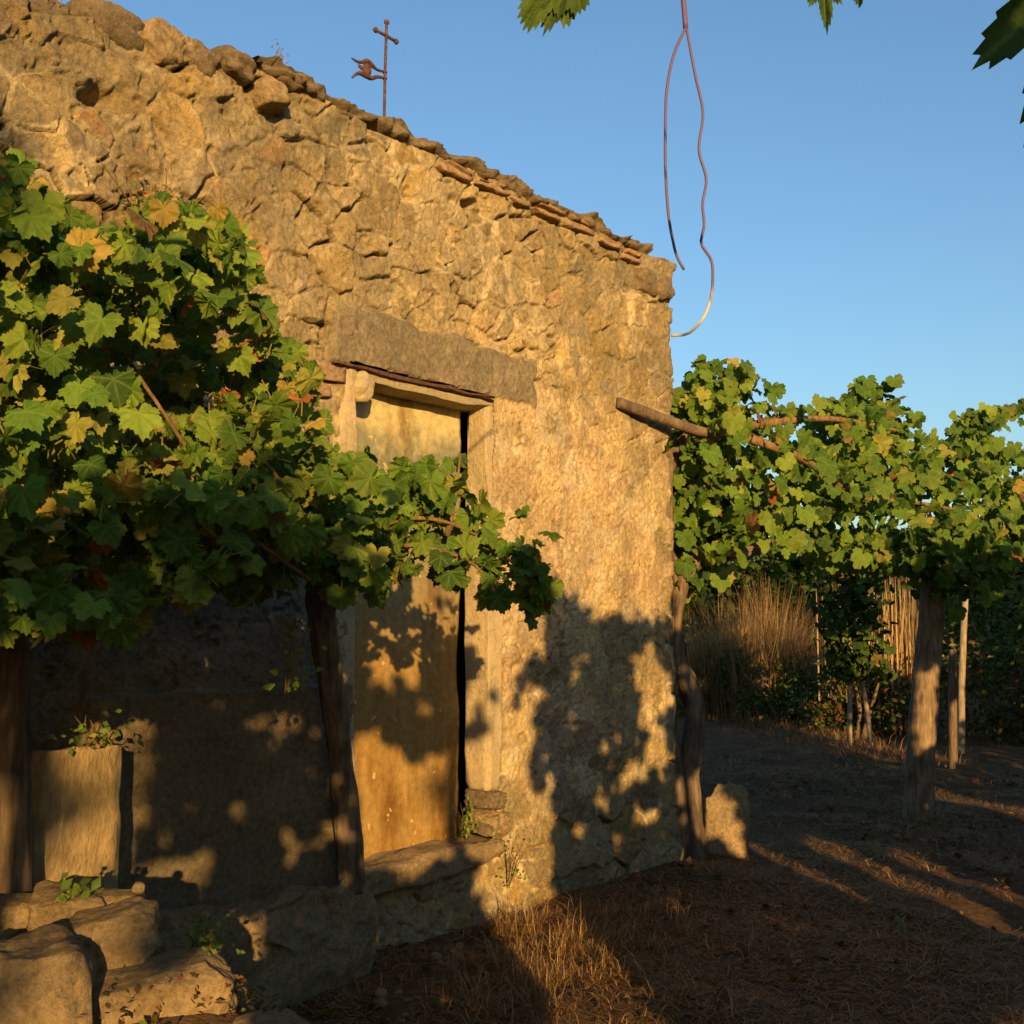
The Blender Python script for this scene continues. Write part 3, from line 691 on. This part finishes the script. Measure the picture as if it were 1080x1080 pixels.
P = np.vstack([P, np.array([2.90, -.95, 1.98])+rg2.normal(0, 1, (170, 3))*np.array([.28, .14, .15])]); cs = np.vstack([cs, leafcols(rg2, 170, [6, 5, 2, .5, .1, .05, .05, .1])])
lv = scatter(rg2, P, TOSUN*.9, .65, rg2.uniform(.052, .104, len(P)), MD, cs, 1., .5)
mesh_obj('foliage', lv[0], lv[1], M_LEAF, pv2, lv[2], lv[3])
t_ = tube([(4.2, -1.6, -.02), (4.17, -1.62, .8), (4.12, -1.55, 1.5), (4.0, -1.35, 2.1), (3.8, -1.1, 2.7)], [.05, .045, .04, .036, .025], 10, 22, .25, .05); mesh_obj('trunk', t_[0], t_[1], M_BARK, pv2)
t_ = tube([(4.0, -1.35, 2.1), (4.2, -1.2, 2.5), (4.6, -1.0, 2.65), (6., -1.3, 2.7)], [.03, .025, .02, .012], 8, 23, .2, .05); mesh_obj('branch', t_[0], t_[1], M_CANE, pv2)
# the pergola's posts and poles
po = tube([(2.82, -.52, -.1), (2.86, -.56, .6), (2.93, -.62, 1.3), (3.02, -.68, 2.06)], [.115, .108, .105, .10], 18, 31, .12, .05)
tag(mesh_obj('wooden_post', po[0], po[1], M_POST), 'thick leaning wooden pergola post with a bright sun patch halfway up', 'post')
po = tube([(7.2, .5, -.1), (7.3, .48, 1.0), (7.5, .44, 2.2)], [.044, .04, .036], 10, 33, .12, .08)
tag(mesh_obj('wooden_stake', po[0], po[1], M_PALE), 'thin leaning stake with a pale sunlit top standing behind the pergola', 'stake')
po = tube([(5.85, .16, -.1), (5.87, .15, .6), (5.9, .13, 1.25)], [.05, .045, .04], 10, 35, .12, .08)  # dark bark material stands in for shade on this post
tag(mesh_obj('dark_post', po[0], po[1], M_BARK), 'thin dark post just behind the thick sun-patched post', 'post')
po = tube([(-.69, -.03, 2.845), (-.30, -.09, 2.80), (.05, -.16, 2.76), (.25, -.2, 2.75)], [.032, .034, .034, .03], 10, 37, .12, .05)
tag(mesh_obj('pergola_pole', po[0], po[1], M_BARK), 'dark rough pole running from the wall face into the pergola vine', 'pole')
st = rock((.58, -.02, .13), (.33, .30, .62), (.06, .10, .6), 71, 4.5, .12, 22, 4.)
tag(mesh_obj('stone_block', st[0], st[1], M_STONE), 'rounded upright stone block behind the vine stems at the corner', 'stone')

# sapling hung with dark foliage
sp = thing('sapling', 'slender pale-stemmed sapling with a dark hanging column of leaves under the pergola', 'young tree', (7.2, 1.8, 0))
for k, pth in enumerate([[(7.2, 1.83, -.05), (7.2, 1.8, .6), (7.22, 1.78, 1.4), (7.25, 1.75, 2.3)], [(7.42, 1.62, -.05), (7.36, 1.66, .5), (7.28, 1.72, 1.1), (7.26, 1.74, 1.6)]]):
    t_ = tube(pth, [.035, .03, .026, .02], 8, 40+k, .15, .08); mesh_obj('stem', t_[0], t_[1], M_PALE, sp)
n = 800; zz = rg2.uniform(.85, 2.6, n)
P = np.stack([7.22+rg2.normal(0, .17, n)*np.interp(zz, [.8, 1.6, 2.6], [.6, 1.1, 1.6]), 1.75+rg2.normal(0, .2, n), zz], -1)
lv = scatter(rg2, P, TOSUN*.5, .7, rg2.uniform(.06, .1, n), LO, leafcols(rg2, n, [8, 5, 1, .2, .05, .05, .02, .1])*.6, 1., .5)  # leaf colours darkened in place of the pergola's shade
mesh_obj('foliage', lv[0], lv[1], M_LEAF2, sp, lv[2])

# ------------------------------------------------------------------ dry grass and shrubs further back
def blades(rng, P, h, lean, width, cols, flat=1.):
    N = len(P); d = rng.normal(0, 1, (N, 3)); d[:, 2] = 0; d = unit(d)
    side_ = np.stack([-d[:, 1], d[:, 0], np.zeros(N)], -1)
    Vs = np.zeros((N, 5, 3)); w = np.asarray(width).reshape(-1, 1)*np.ones((N, 1))
    le = np.asarray(lean).reshape(-1, 1)*np.ones((N, 1)); h = h[:, None]
    mid = P+d*h*le*.35+np.array([0, 0, 1.])*h*np.sqrt(np.clip(1-(le*.5)**2, .05, 1))*.55*flat
    tip = P+d*h*le*1.0+np.array([0, 0, 1.])*h*np.sqrt(np.clip(1-le**2*.8, .03, 1))*flat
    Vs[:, 0] = P-side_*w; Vs[:, 1] = P+side_*w; Vs[:, 2] = mid-side_*w*.8; Vs[:, 3] = mid+side_*w*.8; Vs[:, 4] = tip
    base = np.array([(0, 1, 3), (0, 3, 2), (2, 3, 4)])
    F = (base[None]+(np.arange(N)*5)[:, None, None]).reshape(-1, 3)
    return Vs.reshape(-1, 3), F, np.repeat(cols, 5, 0)
def strawcols(rng, n, a=(.20, .115, .05), b=(.42, .27, .12)):
    t = rng.random((n, 1)); return (np.array(a)*(1-t)+np.array(b)*t)*rng.uniform(.6, 1.2, (n, 1))
rg3 = np.random.default_rng(44)
# straw litter over the yard
n = 170000
px = np.where(np.arange(n) < 120000, rg3.uniform(-3.8, 5.5, n), rg3.uniform(-5.2, 14, n)); py = np.where(np.arange(n) < 120000, rg3.uniform(-3.4, 1.6, n), rg3.uniform(-4.2, 7, n))
ok = ~((px < .02) & (py > -.06)) & ~((px < -3.7) & (py > -2.2)) & (rg3.random(n) < np.where(px > 5, .45, 1))
ok &= fbm(px+30, py+30, 1.1, 3, 211) > .33
px, py = px[ok], py[ok]
P = np.stack([px, py, gz(px, py)+.004], -1)
b = blades(rg3, P, rg3.uniform(.04, .16, len(P)), rg3.uniform(.85, 1.1, len(P)), .0022, strawcols(rg3, len(P), (.16, .08, .03), (.44, .255, .10)), (rg3.random((len(P), 1))**2)*.45)
o = mesh_obj('dry_grass_litter', b[0], b[1], M_STRAW, col=b[2]); o['kind'] = 'stuff'
# standing dry grass: tufts by the foot of the wall and along the yard
n = 26000
cx = rg3.normal(-2.1, .42, n); cy = -.18-np.abs(rg3.normal(0, .42, n))-.5*np.clip(-2.1-cx, 0, 1)
ok = fbm(cx+30, cy+30, 5, 3, 241) > .47; cx, cy = cx[ok], cy[ok]; n = len(cx)
P = np.stack([cx, cy, gz(cx, cy)+rg3.uniform(-.01, .04, n)], -1)
n2 = 3500; tc = np.stack([rg3.uniform(-3, 9, 130), rg3.uniform(-3.2, 3, 130)], -1); ii = rg3.integers(0, 130, n2)
qx = tc[ii, 0]+rg3.normal(0, .07, n2); qy = tc[ii, 1]+rg3.normal(0, .07, n2); ok = ~((qx < .02) & (qy > -.06)); qx, qy = qx[ok], qy[ok]
n3 = 7000; ex = rg3.uniform(6.2, 14, n3); ey = 1.2+(ex-6.6)*.92+rg3.normal(0, .45, n3)
qx = np.concatenate([qx, ex]); qy = np.concatenate([qy, ey])
Pq = np.stack([qx, qy, gz(qx, qy)-.01], -1); P = np.vstack([P, Pq])
hh = np.concatenate([rg3.gamma(2.2, .036, n), rg3.uniform(.06, .25, len(Pq)-n3), rg3.uniform(.08, .34, n3)])
b = blades(rg3, P, hh, np.where(rg3.random(len(P)) < .16, rg3.uniform(.1, .6, len(P)), rg3.uniform(.6, 1.05, len(P))), np.where(np.arange(len(P)) < n, .0019, .003), strawcols(rg3, len(P), (.15, .075, .028), (.44, .27, .11)), np.where(rg3.random((len(P), 1)) < .12, 1., rg3.uniform(.1, .65, (len(P), 1))))
o = mesh_obj('dry_grass', b[0], b[1], M_STRAW, col=b[2]); o['kind'] = 'stuff'
# thicket of tall dead grass far behind, and reeds
n = 20000; r_ = np.sqrt(rg3.random(n))*1.5; a_ = rg3.uniform(0, 6.28, n); px = 11.6+r_*np.cos(a_)*1.25; py = 5.2+r_*np.sin(a_)
P = np.stack([px, py, gz(px, py)], -1)
b = blades(rg3, P, rg3.uniform(.3, 2.45, n)*(1-.5*(r_/1.5)**2)*(.55+.85*fbm(px, py, 2.2, 3, 221)), rg3.uniform(.05, 1.0, n), .0055, strawcols(rg3, n, (.17, .095, .036), (.42, .27, .115)))
tb = mesh_obj('dead_grass_thicket', b[0], b[1], M_STRAW, col=b[2]); tag(tb, 'tall thicket of dead golden grass seen under the pergola, lit on top', 'dry grass')
n = 420; px = rg3.uniform(9.0, 10.0, n); py = 2.3+(px-9.5)*-.8+rg3.normal(0, .15, n)
P = np.stack([px, py, gz(px, py)], -1)
b = blades(rg3, P, rg3.uniform(1.5, 2.5, n), rg3.uniform(.0, .15, n), .012, strawcols(rg3, n, (.3, .19, .08), (.5, .34, .16)))
tb = mesh_obj('dry_reeds', b[0], b[1], M_STRAW, col=b[2]); tag(tb, 'stand of upright dry reeds between the sapling and the thick post', 'reeds')

def shrub(name, label, cat, x, y, rx, ry, h, n, pal, seed, group=None, leaf=.07, z0=0., kind=DI):
    rr = np.random.default_rng(seed); base = float(gz(x, y))
    t = thing(name, label, cat, (x, y, base), group)
    ncl = max(6, int(n/130)); cl = unit(rr.normal(0, 1, (ncl, 3)))*(rr.random((ncl, 1))**.4)
    k = rr.integers(0, ncl, n); c = cl[k]+rr.normal(0, .22, (n, 3))
    P = np.stack([x+c[:, 0]*rx, y+c[:, 1]*ry, base+z0+(c[:, 2]*.5+.5)*(h-z0)], -1); P = P[P[:, 2] > base+.02]
    lv = scatter(rr, P, TOSUN*.35+np.array([0, 0, .3]), .8, rr.uniform(.6, 1.3, len(P))*leaf, kind, leafcols(rr, len(P), pal)*.5, .5, .8)  # leaf colours darkened to paint in the shade under the pergola
    mesh_obj('foliage', lv[0], lv[1], M_LEAF2, t, lv[2])
    for q in range(3):
        e = (x+rr.normal(0, .4)*rx, y+rr.normal(0, .4)*ry, base+h*.75)
        s = tube([(x+rr.normal(0, .08), y+rr.normal(0, .08), base-.1), ((x*2+e[0])/3, (y*2+e[1])/3, base+h*.3), e], [.05, .04, .012], 6, q, .2, .2)
        mesh_obj('stem', s[0], s[1], M_BARK, t)
    return t
DK = [8, 5, 1.5, .3, .05, .05, .02, .2]; RDK = [5, 3, .5, .1, .2, .6, 1.2, 1.6]
# (x, y, rx, ry, h, n, palette, label)
for k, (x, y, rx, ry, h, n, pal, lb) in enumerate([
        (12.2, 7.6, 1.7, 1.4, 1.5, 2600, DK, 'low dark bush at the foot of the dead grass, beside the building corner'),
        (10.3, 5.3, .9, .8, 1.15, 1500, DK, 'low dark bush at the foot of the lit dead grass, left part'),
        (10.0, 4.0, 1.0, .8, 1.0, 1500, DK, 'low shaded bush right of the dead grass thicket'),
        (8.6, 2.2, .9, .8, 1.0, 1500, RDK, 'low shaded bush with red-brown leaves behind the sapling stem'),
        (9.4, .6, 1.2, 1.0, 1.3, 2200, RDK, 'bush with rusty dead leaves behind the thin stake'),
        (9.2, -.9, 1.3, 1.1, 1.5, 2400, RDK, 'dark bush with reddish leaves at the right edge of the yard'),
        (12.5, 1.6, 2.0, 1.8, 2.7, 4200, DK, 'tall dark green bush standing behind the leaning stake'),
        (11.8, -1.6, 2.2, 1.9, 3.0, 4600, DK, 'large dark green bush filling the right edge under the pergola'),
        (15.5, 4.6, 2.2, 2.0, 2.5, 3600, DK, 'dark green bush behind the reeds')]):
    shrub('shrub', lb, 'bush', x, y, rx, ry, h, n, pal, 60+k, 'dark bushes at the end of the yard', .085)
for k, (x, y, r, h, lb) in enumerate([(22, 15.5, 3.6, 3.6, 'distant dark tree just right of the building corner'), (25, 11, 3.8, 4.0, 'distant dark tree behind the dead grass thicket'),
                                      (25, 6, 3.8, 4.0, 'distant dark tree behind the dry reeds'), (24, 1, 3.8, 4.2, 'distant dark tree behind the thick pergola post'), (21, -3.5, 3.6, 4.0, 'distant dark tree at the right edge of the view')]):
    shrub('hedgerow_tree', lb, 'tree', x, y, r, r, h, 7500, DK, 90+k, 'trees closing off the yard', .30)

# ------------------------------------------------------------------ vine rows behind the photographer: they shade the yard
YC = -4.8
rgc = np.random.default_rng(55)
def cast(n, x0, x1, z0, z1):
    x = rgc.uniform(x0, x1, n); z = rgc.uniform(z0, z1, n); return x, z
def coverage(cx, cz):
    """leaf density (0-1) of the row where a sun ray crosses its middle plane"""
    ed = (fbm(cx+50, cz+50, 3.2, 2, 301)-.5)*.7+(fbm(cx+50, cz+50, 9.5, 2, 302)-.5)*.75
    top = np.interp(cx, [-9, -7.3, -6.8, -5.85, -5.5, -4.1, -1.7, -1.3, 1.0, 1.6, 3, 9], [2.54, 2.53, 2.38, 2.22, 2.70, 2.66, 2.68, 2.95, 2.9, 2.45, 2.35, 2.3])+ed*.55
    d = (cz < top).astype(float)
    def cut(x0, x1, z0, z1, s=.10, wob=.35):
        q = np.minimum(np.minimum(cx-x0, x1-cx), np.minimum(cz-z0, z1-cz))+ed*wob
        return q > 0
    op = cut(-6.95, -5.98, 1.50, 2.08)                       # sun reaches the door
    op |= cut(-6.05, -5.62+.0, .70, 2.2)|cut(-6.1, -5.45, .70, 1.75)    # and the wall and grass below it
    op |= cut(-4.58, -4.20, 1.55, 2.35, wob=.5)              # patches near the corner
    op |= cut(-4.12, -3.55, 1.15, 1.75, wob=.3)              # the stone block and stems
    op |= cut(-2.78, -2.46, .50, 1.06, wob=.13)|cut(-3.31, -3.13, .84, 1.2, wob=.10)|cut(-2.22, -1.95, .60, .90, wob=.14)|cut(-4.05, -3.6, .30, .62, wob=.16)|cut(.0, .5, .78, 1.12, wob=.15)
    op |= cut(-.92, -.66, 1.50, 2.12, wob=.1)                # sun patch on the post
    op |= cut(1.3, 2.2, 1.15, 1.8, wob=.2)|cut(1.8, 2.8, 1.6, 2.7, wob=.2)
    op |= cut(-9.8, -7.97, 1.0, 2.3, wob=.3)|cut(-9.5, -7.72, .8, 1.75, wob=.15)|cut(-9.5, -7.4, .7, 1.5, wob=.12)   # sunlit slab and stones at the left
    spk = ((fbm(cx+70, cz+70, 10, 2, 303) > .705) & (cx < -6.9)) | ((fbm(cx+70, cz+70, 9.5, 2, 304) > .655) & (cx > -5.7) & (cx < -3.8) & (cz > 1.3))
    return d*(~op)*(~spk)
row = [(-9.6, -7.4), (-7.4, -5.4), (-5.4, -2.9), (-2.9, 0.), (0., 3.4), (3.4, 8.)]
for k, (x0, x1) in enumerate(row):
    n = int((x1-x0)*3.15*(1250 if x1 < 0.5 else 650))
    x = rgc.uniform(x0, x1, n); z = rgc.uniform(0, 3.15, n); y = YC+rgc.normal(0, .16, n)
    t_ = (YC-y)/LH[1]; cx = x+t_*LH[0]; cz = z-t_*math.tan(math.radians(SUN_EL))
    ok = coverage(cx, cz) > .5; P = np.stack([x, y, z], -1)[ok]
    vt = thing('trellis_vine', 'leafy grape vine in the trellis row behind the viewer', 'grape vine', ((x0+x1)/2, YC, 0), 'vines in the row behind the viewer')
    lv = scatter(rgc, P-np.array([0, 0, .0]), TOSUN, .6, rgc.uniform(.04, .07, len(P)), LO, leafcols(rgc, len(P), [5, 6, 5, 2, .5, .2, .1, .1]), 1., .6)
    P0 = lv[0]; P0[:, 2] += .02
    mesh_obj('foliage', P0, lv[1], M_LEAF2, vt, lv[2])
    xm = (x0+x1)/2+.2; s = tube([(xm, YC, -.05), (xm+.05, YC+.03, .9), (xm-.05, YC, 1.7), (xm, YC, 2.3)], [.05, .045, .04, .03], 8, k, .2, .1)
    mesh_obj('trunk', s[0], s[1], M_BARK, vt)

for k, (x, y, r, h) in enumerate([(1.0, -13.5, 2.4, 7.5), (3.5, -12, 2.8, 7.5), (8.5, -10, 2.8, 7.), (-13.6, -4.6, 2.2, 7.), (-14.5, -.8, 2.3, 7.5), (-20.5, -14, 3., 8.), (4.2, -8.6, 1.8, 5.5)]):  # unseen trees, added to block sky light and deepen the shade
    shrub('sky_block_tree', 'leafy tree added out of view behind the viewer to block sky light', 'tree', x, y, r, r, h, 4200, DK, 190+k, 'added trees that block sky light behind the viewer', .2, kind=LO)

# ------------------------------------------------------------------ loose stones at lower left
for k, (x, y, z, w, d, h, ry, rz, lb, p) in enumerate([
        (-4.90, -1.06, .50, .34, .36, .46, -.05, -.6, 'big pale stone slab at the lower left corner of the stone pile', 5.),
        (-4.60, -.74, .70, .20, .22, .13, .1, -.55, 'rough squarish stone under the green weed, behind the smooth block', 4.),
        (-4.61, -.96, .665, .27, .20, .145, -.22, -.65, 'smooth brick-shaped stone tilted on the pile', 6.),
        (-4.60, -1.14, .54, .42, .22, .17, -.15, -.6, 'long cracked stone covered in red leaf litter', 4.),
        (-4.53, -1.36, .40, .44, .26, .20, -.12, -.6, 'flat stone at the bottom edge of the view, lowest of the pile', 5.),
        (-4.49, -.84, .725, .12, .10, .05, .1, -.5, 'small flat stone wedged beneath the pale pebble', 4.),
        (-4.475, -.89, .765, .036, .034, .034, 0, 0, 'round pale pebble lying on top of the pile', -.6),
        (-4.69, -.56, .66, .20, .2, .14, .05, -.5, 'pale stone at the left edge beside the vine trunk', 4.)]):
    s = rock((x, y, z), (w, d, h), (0.03, ry, rz), 300+k, p+3, .09, 22, 4.); tag(mesh_obj('loose_stone', s[0], s[1], M_STONE), lb, 'stone', 'loose stones piled at the left')
s = slab(-4.47, -4.15, -.30, -.20, .45, 1.10, 18, 310, .018, 5.); 
tag(mesh_obj('upright_slab', s[0], s[1], M_BOARD), 'broad flat streaked slab standing upright against the wall behind the pile', 'slab')
# gravel by the foot of the wall
for k in range(26):
    x = rg3.uniform(-3.3, -2.3); y = rg3.uniform(-.75, -.15)-(x+2.3)*-.35; r = rg3.uniform(.015, .05)
    s = rock((x, y, float(gz(x, y))+r*.25), (r*1.4, r*1.1, r*.8), (0, rg3.uniform(-.3, .3), rg3.uniform(0, 3)), 400+k, 3., .1, 5)
    tag(mesh_obj('pebble', s[0], s[1], M_STONE), 'small broken stone in the dry grass at the foot of the wall', 'pebble', 'pebbles at the foot of the wall')

# ------------------------------------------------------------------ weather vane
wv = thing('weather_vane', 'rusty iron rod with a small cross and forked pennant on the wall top', 'weather vane', (-2.56, .1, 3.85))
R_ = tube([(-2.565, .1, 3.8), (-2.562, .1, 4.2), (-2.555, .1, 4.5)], [.0075, .0075, .007], 8, 1, 0, .05); mesh_obj('rod', R_[0], R_[1], M_IRON, wv)
kn = [tube([(-2.628, .1, 4.428), (-2.49, .1, 4.428)], [.008, .008], 8, 1, 0, .03)]
for (x, z) in ((-2.63, 4.428), (-2.486, 4.428), (-2.555, 4.50)):
    r = rock((x, .1, z), (.028, .02, .028), (0, .78, 0), 3, 3., .05, 6); kn.append((r[0], r[1]))
kv = join(kn); mesh_obj('cross', kv[0], kv[1], M_IRON, wv)
pn = [tube([(-2.569, .1, 4.236), (-2.622, .1, 4.228), (-2.661, .1, 4.240), (-2.686, .1, 4.244), (-2.718, .1, 4.226), (-2.749, .1, 4.216), (-2.787, .1, 4.218)], [.006, .007, .012, .013, .009, .007, .004], 8, 1, 0, .012),
      tube([(-2.569, .1, 4.204), (-2.614, .1, 4.192), (-2.659, .1, 4.168), (-2.698, .1, 4.166), (-2.736, .1, 4.163), (-2.76, .1, 4.146), (-2.782, .1, 4.122)], [.006, .009, .012, .012, .010, .007, .005], 8, 2, 0, .012)]
for (x, z, w, h, a) in ((-2.684, 4.205, .060, .085, .2), (-2.722, 4.196, .05, .022, .25)):
    r = rock((x, .1, z), (w, .012, h), (0, a, 0), 5, 2.6, .05, 8); pn.append((r[0], r[1]))
for zz_ in (4.236, 4.204):
    r = rock((-2.563, .1, zz_), (.022, .022, .018), (0, 0, 0), 6, 3, .03, 6); pn.append((r[0], r[1]))
pv_ = join(pn); mesh_obj('pennant', pv_[0], pv_[1], M_IRON, wv)

# ------------------------------------------------------------------ overhead vine shoot, its hanging leaves, and the cable loop
oh = thing('overhead_vine', 'dark vine shoot crossing just above the view with single leaves hanging into it', 'grape vine', (-5.0, -3.2, 2.6))
t_ = tube([(-6.2, -2.5, 2.75), (-5.5, -2.95, 2.72), (-5.2, -3.1, 2.78), (-4.9, -3.0, 2.86), (-4.46, -2.66, 2.98), (-4.0, -2.5, 3.1)], [.011, .011, .010, .010, .009, .007], 8, 2, .15, .04); mesh_obj('cane', t_[0], t_[1], M_CANE, oh)
CAMP = np.array(cam.location)
def hang(base, tip, width, top, seed, col, facing, bent=0.):
    base = np.array(base); tip = np.array(tip); t = unit(tip-base); n = np.array(facing, float); n = unit(n-t*(n@t)); xx = np.cross(t, n)
    bv, bf = XHI[seed]; L = np.linalg.norm(tip-base); sc = L
    W = base+bv[:, 0:1]*xx*width+bv[:, 1:2]*t*sc+bv[:, 2:3]*n*sc*.8
    c = np.tile(col, (len(W), 1)); lf = mesh_obj('leaf', W, bf, M_LEAF, oh, c, bv[:, :2])
    s = tube([base, (base+np.array(top))/2+np.array([0.01, 0, .0]), top], [.0018, .0018, .0022], 6, 1, 0, .02); mesh_obj('leaf_stalk', s[0], s[1], M_CANE, lf)
CP = (-.78, -.62, -.15)
hang((-5.425, -3.06, 2.222), (-5.448, -3.032, 2.158), .062, (-5.3, -3.06, 2.75), 1, (.08, .13, .022), (-.3, -.9, .2))
hang((-5.41, -3.075, 2.225), (-5.432, -3.045, 2.165), .05, (-5.3, -3.06, 2.75), 3, (.06, .10, .02), (-.6, -.6, .2))
hang((-4.95, -3.17, 2.40), (-4.945, -3.175, 2.325), .035, (-4.95, -3.03, 2.85), 4, (.05, .09, .018), CP)
hang((-4.915, -3.21, 2.405), (-4.912, -3.213, 2.362), .04, (-4.92, -3.02, 2.86), 5, (.05, .09, .018), CP)
hang((-5.068, -3.502, 2.205), (-5.085, -3.482, 2.052), .115, (-5.0, -3.06, 2.83), 2, (.045, .085, .016), CP)
wire = thing('cable_loop', 'purplish cable hanging from above in a long open loop against the sky', 'cable', (-4.45, -2.67, 2.9))
def wcol(V, pale_z):
    c = np.tile([.13, .085, .15], (len(V), 1)); return lerp(c, np.array([.62, .45, .28]), sstep(pale_z+.045, pale_z, V[:, 2])[:, None])
w0 = tube([(-4.46, -2.66, 2.985), (-4.459, -2.662, 2.889), (-4.454, -2.668, 2.767), (-4.452, -2.671, 2.706)], [.0052]*4, 8, 1, .1, .015)
mesh_obj('knotted_end', w0[0], w0[1], M_WIRE, wire, wcol(w0[0], 0))
wl = [[-4.452, -2.671, 2.706], [-4.466, -2.654, 2.656], [-4.476, -2.641, 2.586], [-4.479, -2.637, 2.486], [-4.479, -2.637, 2.388], [-4.473, -2.645, 2.27], [-4.467, -2.652, 2.228], [-4.459, -2.662, 2.204]]
jr = random.Random(4); wl = [[a+jr.uniform(-.002, .002), b, c] for a, b, c in wl]; w1 = tube(wl, [.0029]*8, 8, 1, 0, .012); mesh_obj('cable_strand', w1[0], w1[1], M_WIRE, wire, wcol(w1[0], 0))
wr = [[-4.452, -2.671, 2.706], [-4.441, -2.684, 2.606], [-4.432, -2.695, 2.526], [-4.436, -2.691, 2.447], [-4.429, -2.7, 2.388], [-4.435, -2.691, 2.339], [-4.432, -2.695, 2.29], [-4.436, -2.69, 2.261], [-4.426, -2.703, 2.222], [-4.423, -2.707, 2.183], [-4.427, -2.702, 2.145], [-4.44, -2.685, 2.097], [-4.456, -2.666, 2.074], [-4.476, -2.641, 2.07]]
wr = [[a+jr.uniform(-.0025, .0025), b+jr.uniform(-.0025, .0025), c] for a, b, c in wr]; w2 = tube(wr, [.0029]*14, 8, 1, 0, .012); mesh_obj('cable_strand', w2[0], w2[1], M_WIRE, wire, wcol(w2[0], 2.13))

# ------------------------------------------------------------------ small plants on and by the wall
def weed(name, label, cat, x, y, z, n, r, h, pal, seed, leaf=.02, nrm=(0, -.8, .5)):
    rr = np.random.default_rng(seed); t = thing(name, label, cat, (x, y, z))
    V = []; 
    for q in range(max(3, n//9)):
        e = np.array([x+rr.normal(0, .5)*r, y-abs(rr.normal(0, .3))*r, z+h*rr.uniform(.4, 1)])
        V.append(tube([(x, y+.02, z-.02), ((x+e[0])/2+rr.normal(0, .1)*r, (y+e[1])/2, (z+e[2])/2), e], [.003, .0025, .0012], 5, q, 0, .03))
    v, f = join(V); mesh_obj('stem', v, f, M_CANE, t)
    c = rr.normal(0, .42, (n, 3)); P = np.stack([x+c[:, 0]*r, y-np.abs(c[:, 1])*r*.7-.01, z+np.abs(c[:, 2]+.5)*h*.8], -1)
    lv = scatter(rr, P, np.array(nrm), .6, rr.uniform(.6, 1.3, n)*leaf, DI, leafcols(rr, n, pal), .2, .8); mesh_obj('foliage', lv[0], lv[1], M_LEAF2, t, lv[2])
    return t
GR = [2, 5, 5, 3, .5, .1, .05, .1]; DRY = [.3, .3, .2, .1, .5, .6, .8, 3]; PK = [0, 0, 0, 0, 0, .2, .6, 2]
weed('wall_plant', 'dry brown wiry plant growing out of the wall above the vine', 'plant', -3.93, -.03, 3.02, 170, .24, .2, DRY, 1, .022)
weed('wall_plant', 'little pink-brown sprig standing on the wall top left of the vane', 'plant', -3.30, .03, 3.93, 60, .06, .12, PK, 2, .012)
weed('wall_plant', 'thin reddish stalk growing on the wall top at the far left', 'plant', -4.36, .02, 3.66, 14, .05, .2, PK, 3, .015)
weed('wall_plant', 'green tuft in the corner of the door sill', 'plant', -1.98, .07, .46, 60, .09, .16, GR, 4, .026)
weed('wall_plant', 'small green weed on the wall foot below the door', 'plant', -1.78, -.08, .2, 60, .14, .26, DRY[:0]+GR, 5, .018)
weed('weed', 'small green weed among the loose stones beside the shaded wall', 'plant', -4.36, -1.0, .60, 50, .09, .1, GR, 6, .02, (-.5, -.7, .5))
weed('weed', 'broad green leaves sprouting on the rough stone at the back of the pile', 'plant', -4.62, -.80, .76, 16, .09, .06, GR, 7, .035, (-.5, -.7, .5))
weed('weed', 'green weed on the long cracked stone', 'plant', -4.44, -1.16, .62, 46, .1, .08, GR, 8, .02, (-.5, -.7, .5))
weed('weed', 'pale green shoots beside the vine stake', 'plant', -3.95, -.9, 1.3, 30, .13, .28, [0, 1, 4, 5, 1, 0, 0, 0], 9, .035)
weed('weed', 'low green plant hanging from the wall over the upright slab', 'plant', -4.25, -.26, 1.1, 50, .16, .12, GR, 10, .028)
n = 1100; lx = rg3.uniform(-4.95, -4.25, n); ly = -1.05-(lx+4.6)*.55+rg3.normal(0, .18, n)
P = np.stack([lx, ly, gz(lx, ly)+rg3.uniform(.02, .10, n)], -1)
lv = scatter(rg3, P, np.array([0, -.2, 1.]), .5, rg3.uniform(.012, .03, n), DI, leafcols(rg3, n, [.2, .2, .2, .1, .2, .3, .6, 4])*.6, .1, .8)
o = mesh_obj('leaf_litter', lv[0], lv[1], M_LEAF2, col=lv[2]); o['kind'] = 'stuff'

# fallen leaves and little stones about the yard
n = 2600; lx = rg3.uniform(-3.6, 6, n); ly = rg3.uniform(-3.4, 1.5, n); ok = ~((lx < .05) & (ly > -.08)) & (fbm(lx+20, ly+20, 1.3, 3, 251) > .45); lx, ly = lx[ok], ly[ok]; n = len(lx)
P = np.stack([lx, ly, gz(lx, ly)+rg3.uniform(.008, .03, n)], -1)
lv = scatter(rg3, P, np.array([0, 0, 1.]), .45, rg3.uniform(.015, .042, n), LO, leafcols(rg3, n, [.1, .1, .1, .1, .1, .4, .5, 4])*.75, .1, .8)
o = mesh_obj('fallen_leaves', lv[0], lv[1], M_LEAF2, col=lv[2]); o['kind'] = 'stuff'
for k in range(40):
    x = rg3.uniform(-2.6, 3.5); y = rg3.uniform(-2.8, -.3); r = rg3.uniform(.012, .034)
    q = rock((x, y, float(gz(x, y))+r*.2), (r*1.5, r*1.1, r*.8), (0, rg3.uniform(-.3, .3), rg3.uniform(0, 3)), 500+k, 3., .1, 5)
    tag(mesh_obj('pebble', q[0], q[1], M_STONE), 'small stone lying on the brown soil of the yard', 'pebble', 'pebbles about the yard')
